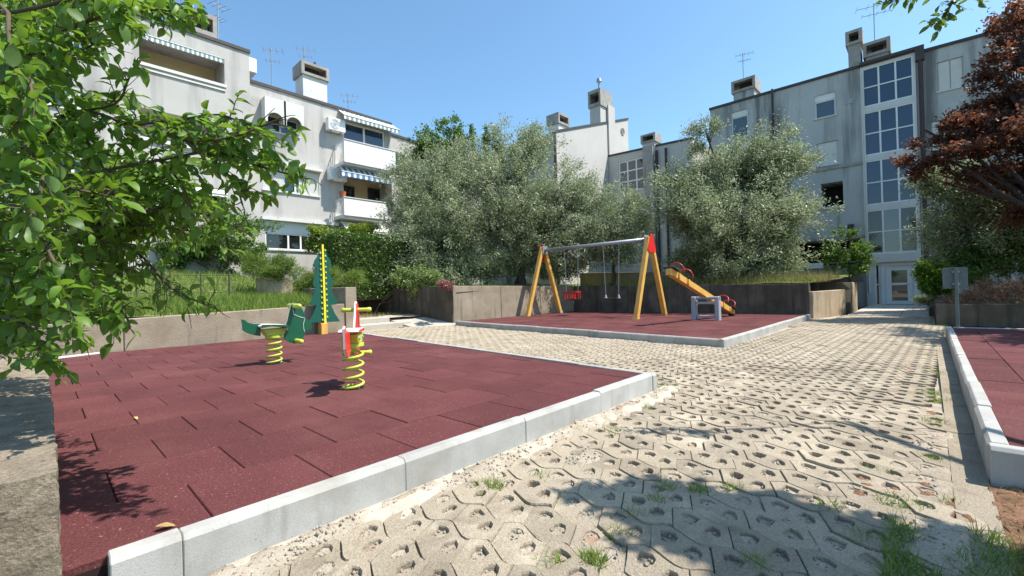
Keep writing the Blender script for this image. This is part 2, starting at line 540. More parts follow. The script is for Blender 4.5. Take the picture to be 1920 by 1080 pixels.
def paver_mesh(seed):
    rs = np.random.default_rng(seed)
    g = 0.0008
    up_ = [(0.03, 0.016), (0.062, 0.045), (0.09, 0.062), (0.115, 0.061), (0.15, 0.045), (0.20, 0.022), (0.245, 0.005), (0.275, 0.004)]
    outer = up_ + [(0.298, 0.016), (0.3365, -0.066)] + [(a + 0.268, b - ROWP) for a, b in ((0.106, 0.0625),)] + [(a, b - ROWP) for a, b in ((0.358, 0.062), (0.33, 0.045), (0.298, 0.016), (0.275, 0.004), (0.245, 0.005), (0.20, 0.022), (0.15, 0.045), (0.106, 0.0625))] + [(0.0685, -0.066)]
    # (row pitch 0.215) keep the polygon simple: shrink toward the centroid by the joint width
    cx = sum(p[0] for p in outer) / len(outer)
    cy = sum(p[1] for p in outer) / len(outer)
    out2 = []
    for a, b in outer:
        d = math.hypot(a - cx, b - cy)
        k = (d - g - rs.uniform(0, 0.002)) / d
        out2.append((cx + (a - cx) * k, cy + (b - cy) * k))
    holes = []
    shapes = ([(-.054, .028), (-.043, -.005), (-.02, -.042), (.025, -.054), (.040, -.02), (.038, .03), (.005, .05), (-.03, .052)],
              [(-.037, -.036), (-.044, -.005), (-.04, .023), (-.023, .052), (.012, .044), (.034, .015), (.045, -.02), (.042, -.042), (.012, -.057)])
    for (hx, hy), shp in (((0.139, -0.03), 0), ((0.262, -0.076), 1)):
        pts = [(hx + a * rs.uniform(0.76, 1.0), hy + b * rs.uniform(0.76, 1.0)) for a, b in reversed(shapes[shp])]
        holes.append(pts)
    bm = bmesh.new()
    ox, oy = cx, cy

    def ring(pts, z, s=1.0, c=None):
        return [bm.verts.new((-(b_ - oy) * -1 if False else (b_ - oy), -(a_ - ox), z)) for a_, b_ in
                ([((c[0] + (a - c[0]) * s), (c[1] + (b - c[1]) * s)) for a, b in pts] if c else pts)]
    edges = []
    ot = ring(out2, 0.0, 0.982, (cx, cy))
    ob = ring(out2, -0.008, 1.0, (cx, cy))
    ol = ring(out2, -0.05, 1.0, (cx, cy))
    for i in range(len(ot)):
        edges.append(bm.edges.new((ot[i], ot[(i + 1) % len(ot)])))
    hts = []
    for h in holes:
        c = (sum(p[0] for p in h) / len(h), sum(p[1] for p in h) / len(h))
        ht, hm, hb = ring(h, 0.0, 1.06, c), ring(h, -0.007, 0.99, c), ring(h, -0.05, 0.95, c)
        hts.append((ht, hm, hb))
        for i in range(len(ht)):
            edges.append(bm.edges.new((ht[i], ht[(i + 1) % len(ht)])))
    bmesh.ops.triangle_fill(bm, use_beauty=True, use_dissolve=False, edges=edges)
    for f in bm.faces:
        f.normal_update()
        if f.normal.z < 0:
            f.normal_flip()
    n = len(ot)
    top = list(bm.faces)
    for i in range(n):
        j = (i + 1) % n
        bm.faces.new((ot[i], ob[i], ob[j], ot[j]))
        bm.faces.new((ob[i], ol[i], ol[j], ob[j]))
    for ht, hm, hb in hts:
        k = len(ht)
        for i in range(k):
            j = (i + 1) % k
            bm.faces.new((ht[j], hm[j], hm[i], ht[i]))
            bm.faces.new((hm[j], hb[j], hb[i], hm[i]))
    bmesh.ops.recalc_face_normals(bm, faces=bm.faces)
    me = bpy.data.meshes.new('paver')
    bm.to_mesh(me)
    up = sum(p.normal.z * p.area for p in me.polygons)
    if up < 0:
        me.flip_normals()
    bm.free()
    me.materials.append(M['paver'])
    return me


def paver_material():
    mt = mat('paver', (0.28, 0.23, 0.168), (0.38, 0.322, 0.242), 1.1, 0.95, 1.0, 60, fine=0.26, fscale=140,
             speck=(70, 0.64, (0.22, 0.18, 0.13)), stain=(2.6, 0.55, 0.72, (0.47, 0.40, 0.30)), rnd=0.17, bdist=0.012, streak=(3.3, 0.55, 0.75, (0.2, 0.16, 0.115)))
    return mt


M['paver'] = paver_material()
pav = MB()
# bedding sand under and between the stones, as a fine heightfield near the lens
def sand_z(x, y):
    z = -0.020 + 0.015 * nz(x, y, 9, 3.1) + 0.007 * nz(x, y, 27, 1.7)
    dk = AY0 - y                                  # distance in front of the first kerb
    if 0 <= dk < 0.6 and x < 4.6:
        e = 0.15 + 0.10 * nz(x, 0, 1.3, 8.0) + 0.05 * nz(x, y, 5, 2)
        t = max(0.0, 1 - dk / max(e, 0.05))
        z += 0.052 * min(1.0, t * 2.2)
    cov = nz(x, y, 1.2, 5.5) + 0.5 * nz(x, y, 4.0, 9.5)
    if cov > 0.36:
        z += 0.033 * min(1, (cov - 0.42) * 4)     # patches of soil washed level with the stones
    if y < 0.3 and x < 4.5:
        z += 0.022 * max(0, 1 - y / 0.3) * (0.6 + nz(x, y, 4, 6))
    return z


def grid_sheet(name, x0, x1, y0, y1, step, zf, mt, parent=None, keep=None):
    nx, ny = int((x1 - x0) / step) + 1, int((y1 - y0) / step) + 1
    xs, ys = np.linspace(x0, x1, nx), np.linspace(y0, y1, ny)
    V = np.zeros((ny, nx, 3), dtype=np.float32)
    for j, yy in enumerate(ys):
        for i, xx in enumerate(xs):
            V[j, i] = (xx, yy, zf(xx, yy))
    idx = np.arange(nx * ny).reshape(ny, nx)
    F = np.stack([idx[:-1, :-1], idx[:-1, 1:], idx[1:, 1:], idx[1:, :-1]], -1).reshape(-1, 4)
    if keep is not None:
        c = V.reshape(-1, 3)[F].mean(1)
        F = F[[keep(a, b) for a, b, _ in c]]
    return np_mesh(name, V.reshape(-1, 3), F, mt, parent, smooth=True)


paving = grid_sheet('paving', 0.2, 6.2, -0.1, 2.16, 0.028, sand_z, M['sand'])
tag(paving, kind='structure')
o = grid_sheet('bedding', 6.2, 19.0, -0.1, 13.2, 0.16, lambda x, y: -0.03 + 0.012 * nz(x, y, 3, 2), M['sand'], paving,
               keep=lambda x, y: not (x > 8.6 and y > 2.9))
o = grid_sheet('bedding', 4.5, 6.2, 2.16, 13.2, 0.1, lambda x, y: -0.03 + 0.012 * nz(x, y, 3, 2), M['sand'], paving)

PV = [paver_mesh(100 + i) for i in range(16)]
spots = []
for r_ in range(0, 90):
    xx = 0.36 + r_ * ROWP
    for c in range(-2, 55):
        yy = 12.9 - c * PER - 0.006 * r_
        if in_paving(xx, yy):
            spots.append((xx + random.gauss(0, 0.002), yy + random.gauss(0, 0.002)))


def view_size(x, y):
    d = Vector((x, y, 0)) - EYEP
    f = d.dot(FWD)
    if f < 0.3:
        return 0
    px, py = CX + FPX * d.dot(RIGHT) / f, CY - FPX * d.dot(UPV) / f
    return (1.0 / f ** 2 * abs(d.z) / d.length) if (-60 < px < 1980 and py < 1180) else 0


spots.sort(key=lambda s: -view_size(*s))
PAV_NEAR = spots[:300]
for i, (xx, yy) in enumerate(PAV_NEAR):
    o = bpy.data.objects.new('paver', PV[i * 7 % 16])
    link(o, paving)
    o.location = (xx, yy, random.gauss(-0.001, 0.0045))
    o.rotation_euler = (random.gauss(0, 0.014), random.gauss(0, 0.014), random.gauss(0, 0.008))
# the farther stones, still real geometry, joined
src = []
for me in PV:
    v = np.array([p.co[:] for p in me.vertices])
    tri = [p.vertices[:] for p in me.polygons]
    t3 = np.array([t for t in tri if len(t) == 3])
    t4 = np.array([t for t in tri if len(t) == 4])
    src.append((v, t3, t4))
VV, T3, T4, b = [], [], [], 0
for i, (xx, yy) in enumerate(spots[300:]):
    if view_size(xx, yy) == 0:
        continue
    v, t3, t4 = src[i % 16]
    tx, ty = random.gauss(0, 0.009), random.gauss(0, 0.009)
    q = v.copy()
    q[:, 2] += v[:, 0] * tx + v[:, 1] * ty + random.gauss(0, 0.0025)
    q[:, 0] += xx
    q[:, 1] += yy
    VV.append(q)
    T3.append(t3 + b)
    T4.append(t4 + b)
    b += len(v)
o = np_mesh('pavers', np.concatenate(VV), [np.concatenate(T3), np.concatenate(T4)], M['paver'], paving)
tag(o, kind='stuff')


# --- rubber pads: running-bond tiles clipped to the pad outline
def clip(poly, a, bb, c):
    """keep a*x + b*y <= c"""
    out = []
    for i in range(len(poly)):
        p, q = poly[i], poly[(i + 1) % len(poly)]
        dp, dq = a * p[0] + bb * p[1] - c, a * q[0] + bb * q[1] - c
        if dp <= 0:
            out.append(p)
        if dp * dq < 0:
            t = dp / (dp - dq)
            out.append((lerp(p[0], q[0], t), lerp(p[1], q[1], t)))
    return out


TILE = {}


def tile_obj(parent, poly, z, th=0.045):
    cx = sum(p[0] for p in poly) / len(poly)
    cy = sum(p[1] for p in poly) / len(poly)
    key = tuple((round(p[0] - cx, 3), round(p[1] - cy, 3)) for p in poly)
    if key not in TILE:
        n = len(poly)
        e = 0.006
        v, f = [], []
        for zz, s in ((0.0, 1), (-0.005, 0), (-th, 0)):
            for a, b_ in key:
                d = math.hypot(a, b_)
                k = (d - e * s) / d
                v.append((a * k, b_ * k, zz))
        f.append(tuple(range(n)))
        for l_ in (0, 1):
            for i in range(n):
                j = (i + 1) % n
                f.append((l_ * n + i, (l_ + 1) * n + i, (l_ + 1) * n + j, l_ * n + j))
        me = bpy.data.meshes.new('tile')
        me.from_pydata(v, [], f)
        me.materials.append(M['rubber'])
        TILE[key] = me
    o_ = bpy.data.objects.new('tile', TILE[key])
    link(o_, parent)
    o_.location = (cx, cy, z + random.gauss(0, 0.0014))
    o_.rotation_euler = (random.gauss(0, 0.002), random.gauss(0, 0.002), 0)


def pad(name, x0, x1, y0, y1, z, tw, tl, clips, x_off, gap=0.0045, zbase=-0.05):
    base = [(x0, y0), (x1, y0), (x1, y1), (x0, y1)]
    for c in clips:
        base = clip(base, *c)
    mb = MB().prism(base, z - 0.03 - zbase, lambda a, b_, t: (a, b_, z - 0.03 - t))
    root = mb.build(name, M['rubber_base'])
    tag(root, kind='structure')
    r = 0
    yy = y0
    while yy < y1:
        xx = x0 - 2 * tw + x_off + (tw / 2 if r % 2 else 0)
        while xx < x1:
            p = [(xx + gap, yy + gap * 0.4), (xx + tw, yy + gap * 0.4), (xx + tw, yy + tl - gap * 0.4), (xx + gap, yy + tl - gap * 0.4)]
            for c in [(-1, 0, -x0), (1, 0, x1), (0, -1, -y0), (0, 1, y1)] + clips:
                p = clip(p, *c) if p else p
            if len(p) >= 3:
                area = abs(sum(p[i][0] * p[(i + 1) % len(p)][1] - p[(i + 1) % len(p)][0] * p[i][1] for i in range(len(p)))) / 2
                if area > 0.004:
                    tile_obj(root, p, z)
            xx += tw
        yy += tl
        r += 1
    return root


sl = (A_R1 - A_R0) / (9.58 - AY0)
padA = pad('rubber_pavement', AX0 + 0.02, 5.6, AY0 + 0.085, AY1, PAD_Z, 0.52, 0.54, [(1, -sl, A_R0 - 0.085 - sl * AY0)], 0.455 + 0.03)
slb = (9.51 - 8.38) / 8.59
padB = pad('rubber_pavement', BX0, BX1, BY0 + 0.085, BY1, BZ, 0.56, 0.56, [(-1, slb, -(BX0 + 0.085) + slb * BY0)], 0.1)
padC = pad('rubber_pavement', CX0 + 0.085, CX1 - 0.085, CY0, CY1 - 0.085, PAD_Z, 0.52, 0.54, [], 0.2)


def kerb_line(parent, p, q, z, width=0.085, start=0.0, zb=-0.12):
    """one-metre kerb stones along p->q, their outer face on the line, body to the left of the direction"""
    p, q = Vector((p[0], p[1], 0)), Vector((q[0], q[1], 0))
    d = (q - p)
    ln = d.length
    d.normalize()
    nrm = Vector((-d.y, d.x, 0))
    cuts = [0.0]
    s = start if start > 0.02 else 1.0
    while s < ln - 0.05:
        cuts.append(s)
        s += 1.0
    cuts.append(ln)
    c = 0.017
    prof = [(0, zb), (0, z - c * 1.3), (c, z), (width - c * 0.4, z), (width, z - c * 0.4), (width, zb)]
    for i in range(len(cuts) - 1):
        a, b_ = cuts[i] + 0.0014, cuts[i + 1] - 0.0014
        mid = p + d * ((a + b_) / 2)
        dz, tw_ = random.gauss(0, 0.004), random.gauss(0, 0.003)
        v = []
        for t in (a, b_):
            for o_, zz in prof:
                w_ = p + d * t + nrm * (o_ + tw_ + random.gauss(0, 0.0006))
                v.append((w_.x - mid.x, w_.y - mid.y, zz + dz))
        n = len(prof)
        f = [tuple(range(n)), tuple(n + k for k in reversed(range(n)))]
        for k in range(n):
            f.append((k, n + k, n + (k + 1) % n, (k + 1) % n))
        me = bpy.data.meshes.new('kerb_stone')
        me.from_pydata(v, [], f)
        bm = bmesh.new()
        bm.from_mesh(me)
        bmesh.ops.recalc_face_normals(bm, faces=bm.faces)
        bmesh.ops.bevel(bm, geom=[e for e in bm.edges if e.calc_face_angle(0) > 0.9], offset=0.004, segments=1, affect='EDGES')
        bm.to_mesh(me)
        bm.free()
        me.materials.append(M['kerb'])
        o_ = bpy.data.objects.new('kerb_stone', me)
        link(o_, parent)
        o_.location = mid


kerb_line(padA, (0.15, AY0), (A_R0, AY0), KERB_Z, start=0.21)
kerb_line(padA, (A_R0 + 0.002, AY0), (a_right(10.7), 10.7), KERB_Z)
kerb_line(padB, (BX0, BY0), (16.4, BY0), BKZ)
kerb_line(padB, (b_left(11.6), 11.6), (BX0 - 0.002, BY0 + 0.0), BKZ)
kerb_line(padC, (CX1, CY1), (CX0 + 0.09, CY1), KERB_Z, start=0.4)
kerb_line(padC, (CX0, CY1), (CX0, CY0), KERB_Z)
kerb_line(padC, (CX1, CY0), (CX1, CY1 - 0.1), KERB_Z)

# pale dust lying along the foot of the first kerb
def dust_z(x, y):
    dk = AY0 - y
    e = 0.13 + 0.08 * nz(x, 0, 1.7, 8.0) + 0.08 * nz(x, y, 7, 2)
    t = 1 - dk / max(e, 0.03)
    return -0.03 + 0.06 * min(1, max(0, t * 1.6)) ** 0.6 + 0.006 * nz(x, y, 30, 4) * (t > 0)


tag(grid_sheet('dust', 0.5, 4.7, AY0 - 0.55, AY0 + 0.02, 0.02, dust_z, M['dust']), kind='structure')
# smooth concrete strip and red soil beside the third pad
tag(grid_sheet('concrete_strip', 2.3, 12.0, CY1 + 0.003, -0.07, 0.05, lambda x, y: 0.002 + 0.004 * nz(x, y, 4, 2), M['paver']), kind='structure')
tag(grid_sheet('soil', 0.6, 3.5, -3.0, 0.02, 0.025, lambda x, y: 0.004 + 0.025 * nz(x, y, 2.2, 3) + 0.03 * nz(x, y, 11, 5) + 0.014 * nz(x, y, 25, 2) - (0.0 if y < -0.2 else (y + 0.2) * 0.12), M['red_soil'],
               keep=lambda x, y: not (x > 2.3 and y > CY1 + 0.02)), kind='structure')
for (x, y, rx, ry) in ((1690, 905, 0.30, 0.10), (1735, 915, 0.25, 0.09), (1625, 905, 0.22, 0.09), (1800, 960, 0.4, 0.14), (1700, 690, 0.5, 0.12), (1740, 775, 0.2, 0.1)):
    c = gnd(x, y)
    tag(grid_sheet('soil', c.x - rx * 1.3, c.x + rx * 1.3, c.y - ry * 1.4, c.y + ry * 1.4, 0.018,
                   lambda u, v: -0.049 + 0.046 * max(0, 1 - ((u - c.x) / rx) ** 2 - ((v - c.y) / ry) ** 2) ** 0.8 + 0.026 * nz(u, v, 16, 5) + 0.018 * nz(u, v, 38, 2), M['red_soil']), kind='structure')
# pale slabs in front of the house door
lp = MB().box((18.65, 0.0, -0.08), (26.9, 2.05, -0.012)).build('door_landing', M['step'])
tag(lp, kind='structure')
for i in range(10):
    for j in range(3):
        MB().box((18.7 + i * 0.815, 0.02 + j * 0.67, -0.012), (18.7 + i * 0.815 + 0.8, 0.02 + j * 0.67 + 0.655, 0.012 + random.gauss(0, .002))).build('slab', M['slab'], lp, bevel=0.004)


# --- raised gardens
def terrain(name, x0, x1, y0, y1, step, zf, keep=None, mt='lawn'):
    return tag(grid_sheet(name, x0, x1, y0, y1, step, zf, M[mt], keep=keep), kind='structure')


def z_left(x, y):
    return 0.80 + max(0, y - 11.2) * 0.145 + 0.05 * nz(x, y, 0.8, 2)


def z_mid(x, y):
    return 1.12 + 0.045 * max(0, max(x - 16.6, y - 12.0)) + 0.06 * nz(x, y, 0.6, 4)


def z_back(x, y):
    return 1.15 + 0.11 * (y - 17.0) + 0.05 * nz(x, y, 0.8, 1)


terrain('garden', -16, 5.35, 11.05, 21.6, 0.35, z_left)
terrain('garden', 9.9, 31, 2.3, 24, 0.4, z_mid, keep=lambda x, y: not (x < 16.75 and y < 12.1) and not (x < 19 and y < 2.75))
terrain('garden', 5.3, 10.4, 17.05, 24, 0.35, z_back)
terrain('garden', 15.7, 27, -12, -0.25, 0.4, lambda x, y: 0.42 + 0.04 * nz(x, y, 1, 2), mt='earth')
terrain('garden', -14, 0.0, -1, 11.1, 0.4, lambda x, y: 0.05 + 0.05 * nz(x, y, 1, 2), keep=lambda x, y: x < -0.5, mt='earth')
terrain('path', 5.5, 9.9, 13.7, 17.2, 0.25, lambda x, y: 0.29 + 0.02 * nz(x, y, 2, 2), mt='sand')
terrain('hill', -40, 60, 24, 70, 4, lambda x, y: 2.0 + 0.02 * (y - 24))


# --- walls
def slab_wall(name, label, pts, z0, tops, th, mt, boards=True, joint=2.4, side=1):
    """concrete wall along a polyline, each pour its own panel with a recessed joint between"""
    root = thing(name, label, 'wall', (pts[0][0], pts[0][1], z0))
    for i in range(len(pts) - 1):
        p, q = Vector((*pts[i], 0)), Vector((*pts[i + 1], 0))
        d = q - p
        ln = d.length
        d.normalize()
        nrm = Vector((-d.y, d.x, 0)) * side
        n = max(1, round(ln / joint))
        for k in range(n):
            a, b_ = ln * k / n + (0.006 if k else 0), ln * (k + 1) / n - (0.006 if k < n - 1 else 0)
            nu, nzz = max(2, int((b_ - a) / 0.25)), 5
            za, zb_ = lerp(tops[i], tops[i + 1], a / ln), lerp(tops[i], tops[i + 1], b_ / ln)
            mb = MB()
            idx = {}
            for iu in range(nu + 1):
                u = lerp(a, b_, iu / nu)
                zt = lerp(za, zb_, iu / nu) + 0.006 * nz(u, i, 3, 4)
                for iz in range(nzz + 1):
                    zz = lerp(z0, zt, iz / nzz)
                    for s_ in (0, 1):
                        jit = 0.008 * nz(u + i * 9, zz, 2.2, 7 + s_)
                        w_ = p + d * u + nrm * (th * s_ + jit)
                        idx[iu, iz, s_] = len(mb.v)
                        mb.v.append((w_.x, w_.y, zz))
            def q4(*k4):
                mb.f.append(tuple(idx[t] for t in k4))
                mb.mi.append(0)
            for iu in range(nu):
                for iz in range(nzz):
                    for s_ in (0, 1):
                        q4((iu, iz, s_), (iu + 1, iz, s_), (iu + 1, iz + 1, s_), (iu, iz + 1, s_))
                q4((iu, nzz, 0), (iu + 1, nzz, 0), (iu + 1, nzz, 1), (iu, nzz, 1))
                q4((iu, 0, 0), (iu + 1, 0, 0), (iu + 1, 0, 1), (iu, 0, 1))
            for iz in range(nzz):
                for iu in (0, nu):
                    q4((iu, iz, 0), (iu, iz, 1), (iu, iz + 1, 1), (iu, iz + 1, 0))
            mb.build('panel', M[mt] if isinstance(mt, str) else M[mt[i]], root, bevel=0.012)
    return root


# near wall stub at the left edge of the picture: rough cast block
nw = thing('concrete_wall', 'rough pitted concrete wall end in the left foreground under the fruit tree', 'wall', (-0.4, 4.5, 0))
mb = MB()
x0, x1, y0, y1, zt = -1.1, 0.03, 2.17, 7.2, 0.545
for (fx, nu, nv) in ((lambda u, v: (lerp(x0, x1, u), y0, lerp(-0.1, zt, v)), 46, 30), (lambda u, v: (lerp(x0, x1, u), lerp(y0, y1, v), zt), 40, 130),
                     (lambda u, v: (x1, lerp(y0, y1, u), lerp(-0.1, zt, v)), 130, 22), (lambda u, v: (x0, lerp(y0, y1, u), lerp(-0.1, zt, v)), 8, 4),
                     (lambda u, v: (lerp(x0, x1, u), y1, lerp(-0.1, zt, v)), 8, 4)):
    b = len(mb.v)
    for j in range(nv + 1):
        for i in range(nu + 1):
            p = Vector(fx(i / nu, j / nv))
            c = Vector((mnoise.noise(p * 9), mnoise.noise(p * 9 + Vector((7, 3, 1))), mnoise.noise(p * 9 + Vector((1, 8, 5)))))
            e = Vector((mnoise.noise(p * 34), mnoise.noise(p * 34 + Vector((7, 3, 1))), mnoise.noise(p * 34 + Vector((1, 8, 5)))))
            ed = min(1.0, (zt - p.z) / 0.03 + 0.0) if p.z > zt - 0.03 else 1.0
            mb.v.append(tuple(p + c * 0.010 + e * 0.006))
    for j in range(nv):
        for i in range(nu):
            mb.f.append((b + j * (nu + 1) + i, b + j * (nu + 1) + i + 1, b + (j + 1) * (nu + 1) + i + 1, b + (j + 1) * (nu + 1) + i))
            mb.mi.append(0)
mb.build('block', M['wall_rough'], nw, smooth=True)

slab_wall('garden_wall', 'low board-marked concrete wall behind the spring riders, grass along its top', [(-6, 10.88), (4.55, 10.88)], 0.05, [0.58, 0.88], 0.25, 'wall', joint=3.5)
slab_wall('garden_wall', 'short concrete wall end with pillar behind the tree-shaped height board', [(4.56, 10.9), (5.32, 10.9)], 0.05, [0.9, 0.9], 0.22, 'wall')
slab_wall('pillar_wall', 'concrete wall running back from the pillar beside the two steps', [(5.62, 10.86), (5.62, 15.0)], 0.0, [1.32, 1.36], 0.3, 'wall')
slab_wall('retaining_wall', 'stained concrete wall darkened for shade beyond the two steps under the rose bush', [(5.3, 17.0), (9.9, 17.0)], 0.1, [1.22, 1.3], 0.25, 'wall_dark')
slab_wall('retaining_wall', 'angled concrete retaining wall around the swing, its far stretch stained and darkened for shade',
          [(9.75, 17.0), (9.75, 11.98), (16.6, 11.78), (16.6, 2.76)], -0.05, [1.36, 1.34, 1.26, 1.1], 0.28, ['wall_dark', 'wall', 'wall_dark'], joint=2.6)  # stretches turned from the sun take the darker copy, shade in their colour
slab_wall('planter_wall', 'sunlit tan concrete planter wall between the swing pad and the house door', [(19.2, 2.12), (16.62, 2.66)], -0.05, [0.86, 0.84], 0.2, 'wall_tan', side=-1)
slab_wall('planter_pillar', 'square tan concrete planter end nearest the glazed house door', [(19.4, 2.9), (19.4, 2.0), (21.4, 2.0), (21.4, 2.9)], -0.05, [1.1, 1.1, 1.1, 1.1], 0.2, ['wall_dark', 'wall_tan', 'wall_tan'])  # shade of the pillar's left face is put into its darker material
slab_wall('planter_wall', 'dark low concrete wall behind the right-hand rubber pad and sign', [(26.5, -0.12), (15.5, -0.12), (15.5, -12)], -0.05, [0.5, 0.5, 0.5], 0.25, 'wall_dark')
slab_wall('upper_wall', 'pale low upper wall glimpsed behind the swing seats among the olives', [(19.2, 13.2), (19.2, 8.3)], 1.0, [1.95, 1.78], 0.25, 'wall')

# steps and ramp
st = thing('garden_steps', 'two worn concrete steps between the pillar wall and the ramp', 'steps', (7.2, 13.4, 0))
MB().box((5.95, 13.05, -0.05), (8.75, 13.75, 0.145)).build('step', M['step'], st, bevel=0.012)
MB().box((5.95, 13.7, -0.05), (8.3, 14.4, 0.31)).build('step', M['step'], st, bevel=0.012)
rp = thing('ramp', 'pale concrete pram ramp beside the two steps', 'ramp', (9, 13, 0))
mb = MB()
mb.add([(8.45, 12.45, -0.02), (9.75, 11.65, 0.02), (9.74, 14.6, 0.33), (8.35, 14.6, 0.33), (8.45, 12.45, -0.06), (9.75, 11.65, -0.06), (9.74, 14.6, -0.06), (8.35, 14.6, -0.06)],
       [(0, 1, 2, 3), (7, 6, 5, 4), (0, 4, 5, 1), (1, 5, 6, 2), (2, 6, 7, 3), (3, 7, 4, 0)])
mb.build('ramp_slab', M['step'], rp, bevel=0.01)
# terracotta-toned planter box and low railing on the left terrace
pb = thing('planter_box', 'pinkish concrete planter box holding green spiky plants on the left terrace', 'planter', (4.4, 13.6, 1.0))
c0 = at(495, 552, 12.6)
c1 = at(543, 520, 12.6)
MB().box((c0.x - 0.1, c0.y - 0.35, c0.z - 0.3), (c1.x + 0.15, c0.y + 0.35, c1.z)).build('box', M['wall_tan'], pb, bevel=0.02)
rl = thing('railing', 'low dark wire railing on the terrace behind the grass', 'railing', (1, 13.2, 1))
for i in range(9):
    x = -1.6 + i * 0.62
    MB().tube([(x, 13.3, 0.9), (x, 13.3, 1.75)], 0.018, 6).build('post', M['trim'], rl)
for zz in (1.28, 1.5, 1.72):
    MB().tube([(-1.7, 13.3, zz), (3.5, 13.3, zz)], 0.011, 5).build('rail', M['trim'], rl)
# ------------------------------------------------------------------ buildings
class Plane:
    """a facade plane; u runs along it, d goes inwards"""

    def __init__(s, axis, c):
        s.axis, s.c = axis, c

    def w(s, u, z, d=0.0):
        return (u, s.c + d, z) if s.axis == 'Y' else (s.c + d, u, z)

    def px(s, x, y):
        r_ = ray(x, y)
        if s.axis == 'Y':
            p = EYEP + r_ * (s.c / r_.y)
            return p.x, p.z
        p = EYEP + r_ * (s.c / r_.x)
        return p.y, p.z

    def box(s, mb, u0, u1, z0, z1, d0, d1, mi=0):
        return mb.box(s.w(u0, z0, d0), s.w(u1, z1, d1), mi)

    def rect(s, x0, y0, x1, y1, x1b=None):
        """pixel corners of an opening: top-left and bottom-right"""
        a, b_ = s.px(x0, y0), s.px(x1, y1)
        return (min(a[0], b_[0]), max(a[0], b_[0]), min(a[1], b_[1]), max(a[1], b_[1]))

    def span(s, tl, tr, bl, br):
        q = [s.px(*p) for p in (tl, tr, bl, br)]
        us = [(q[0][0] + q[2][0]) / 2, (q[1][0] + q[3][0]) / 2]
        return (min(us), max(us), (q[2][1] + q[3][1]) / 2, (q[0][1] + q[1][1]) / 2)


def facade(pl, root, u0, u1, zb, roof, holes, mt, depth=0.2, back=9.0, name='wall'):
    """wall sheet with real openings and reveals, plus the end walls, back and roof of the block. roof: (z at u0, z at u1)"""
    rz = lambda u: lerp(roof[0], roof[1], (u - u0) / (u1 - u0))
    zmin = min(roof) - 0.02
    us = sorted({u0, u1, *[h[0] for h in holes], *[h[1] for h in holes]})
    us = [u for u in us if u0 <= u <= u1]
    zs = sorted({zb, *[h[2] for h in holes], *[h[3] for h in holes]})
    zs = [z for z in zs if zb <= z < zmin]
    mb = MB()
    for i in range(len(us) - 1):
        a, b_ = us[i], us[i + 1]
        if b_ - a < 1e-4:
            continue
        for j in range(len(zs)):
            c = zs[j]
            last = j == len(zs) - 1
            e = None if last else zs[j + 1]
            mu, mz = (a + b_) / 2, (c + (e if e is not None else rz((a + b_) / 2))) / 2
            if any(h[0] < mu < h[1] and h[2] < mz < h[3] for h in holes):
                continue
            mb.quad(pl.w(a, c), pl.w(b_, c), pl.w(b_, e if e is not None else rz(b_)), pl.w(a, e if e is not None else rz(a)))
    for h in holes:
        dd = h[4] if len(h) > 4 else depth
        a, b_, c, e = h[:4]
        mb.quad(pl.w(a, c), pl.w(b_, c), pl.w(b_, c, dd), pl.w(a, c, dd))
        mb.quad(pl.w(a, e), pl.w(b_, e), pl.w(b_, e, dd), pl.w(a, e, dd))
        mb.quad(pl.w(a, c), pl.w(a, e), pl.w(a, e, dd), pl.w(a, c, dd))
        mb.quad(pl.w(b_, c), pl.w(b_, e), pl.w(b_, e, dd), pl.w(b_, c, dd))
    mb.quad(pl.w(u0, zb), pl.w(u0, roof[0]), pl.w(u0, roof[0], back), pl.w(u0, zb, back))
    mb.quad(pl.w(u1, zb), pl.w(u1, roof[1]), pl.w(u1, roof[1], back), pl.w(u1, zb, back))
    mb.quad(pl.w(u0, zb, back), pl.w(u1, zb, back), pl.w(u1, roof[1], back), pl.w(u0, roof[0], back))
    o_ = mb.build(name, mt, root)
    rf = MB().quad(pl.w(u0 - 0.02, roof[0] - 0.05, -0.0), pl.w(u1 + 0.02, roof[1] - 0.05, -0.0), pl.w(u1 + 0.02, roof[1] - 0.05, back), pl.w(u0 - 0.02, roof[0] - 0.05, back))
    r_ = rf.build('roof', M['bituminous'], root)
    tr = MB()
    tr.bar(pl.w(u0 - 0.03, roof[0], 0.06), pl.w(u1 + 0.03, roof[1], 0.06), 0.24, 0.13)
    tr.build('roof_edge', M['trim'], root)
    return o_


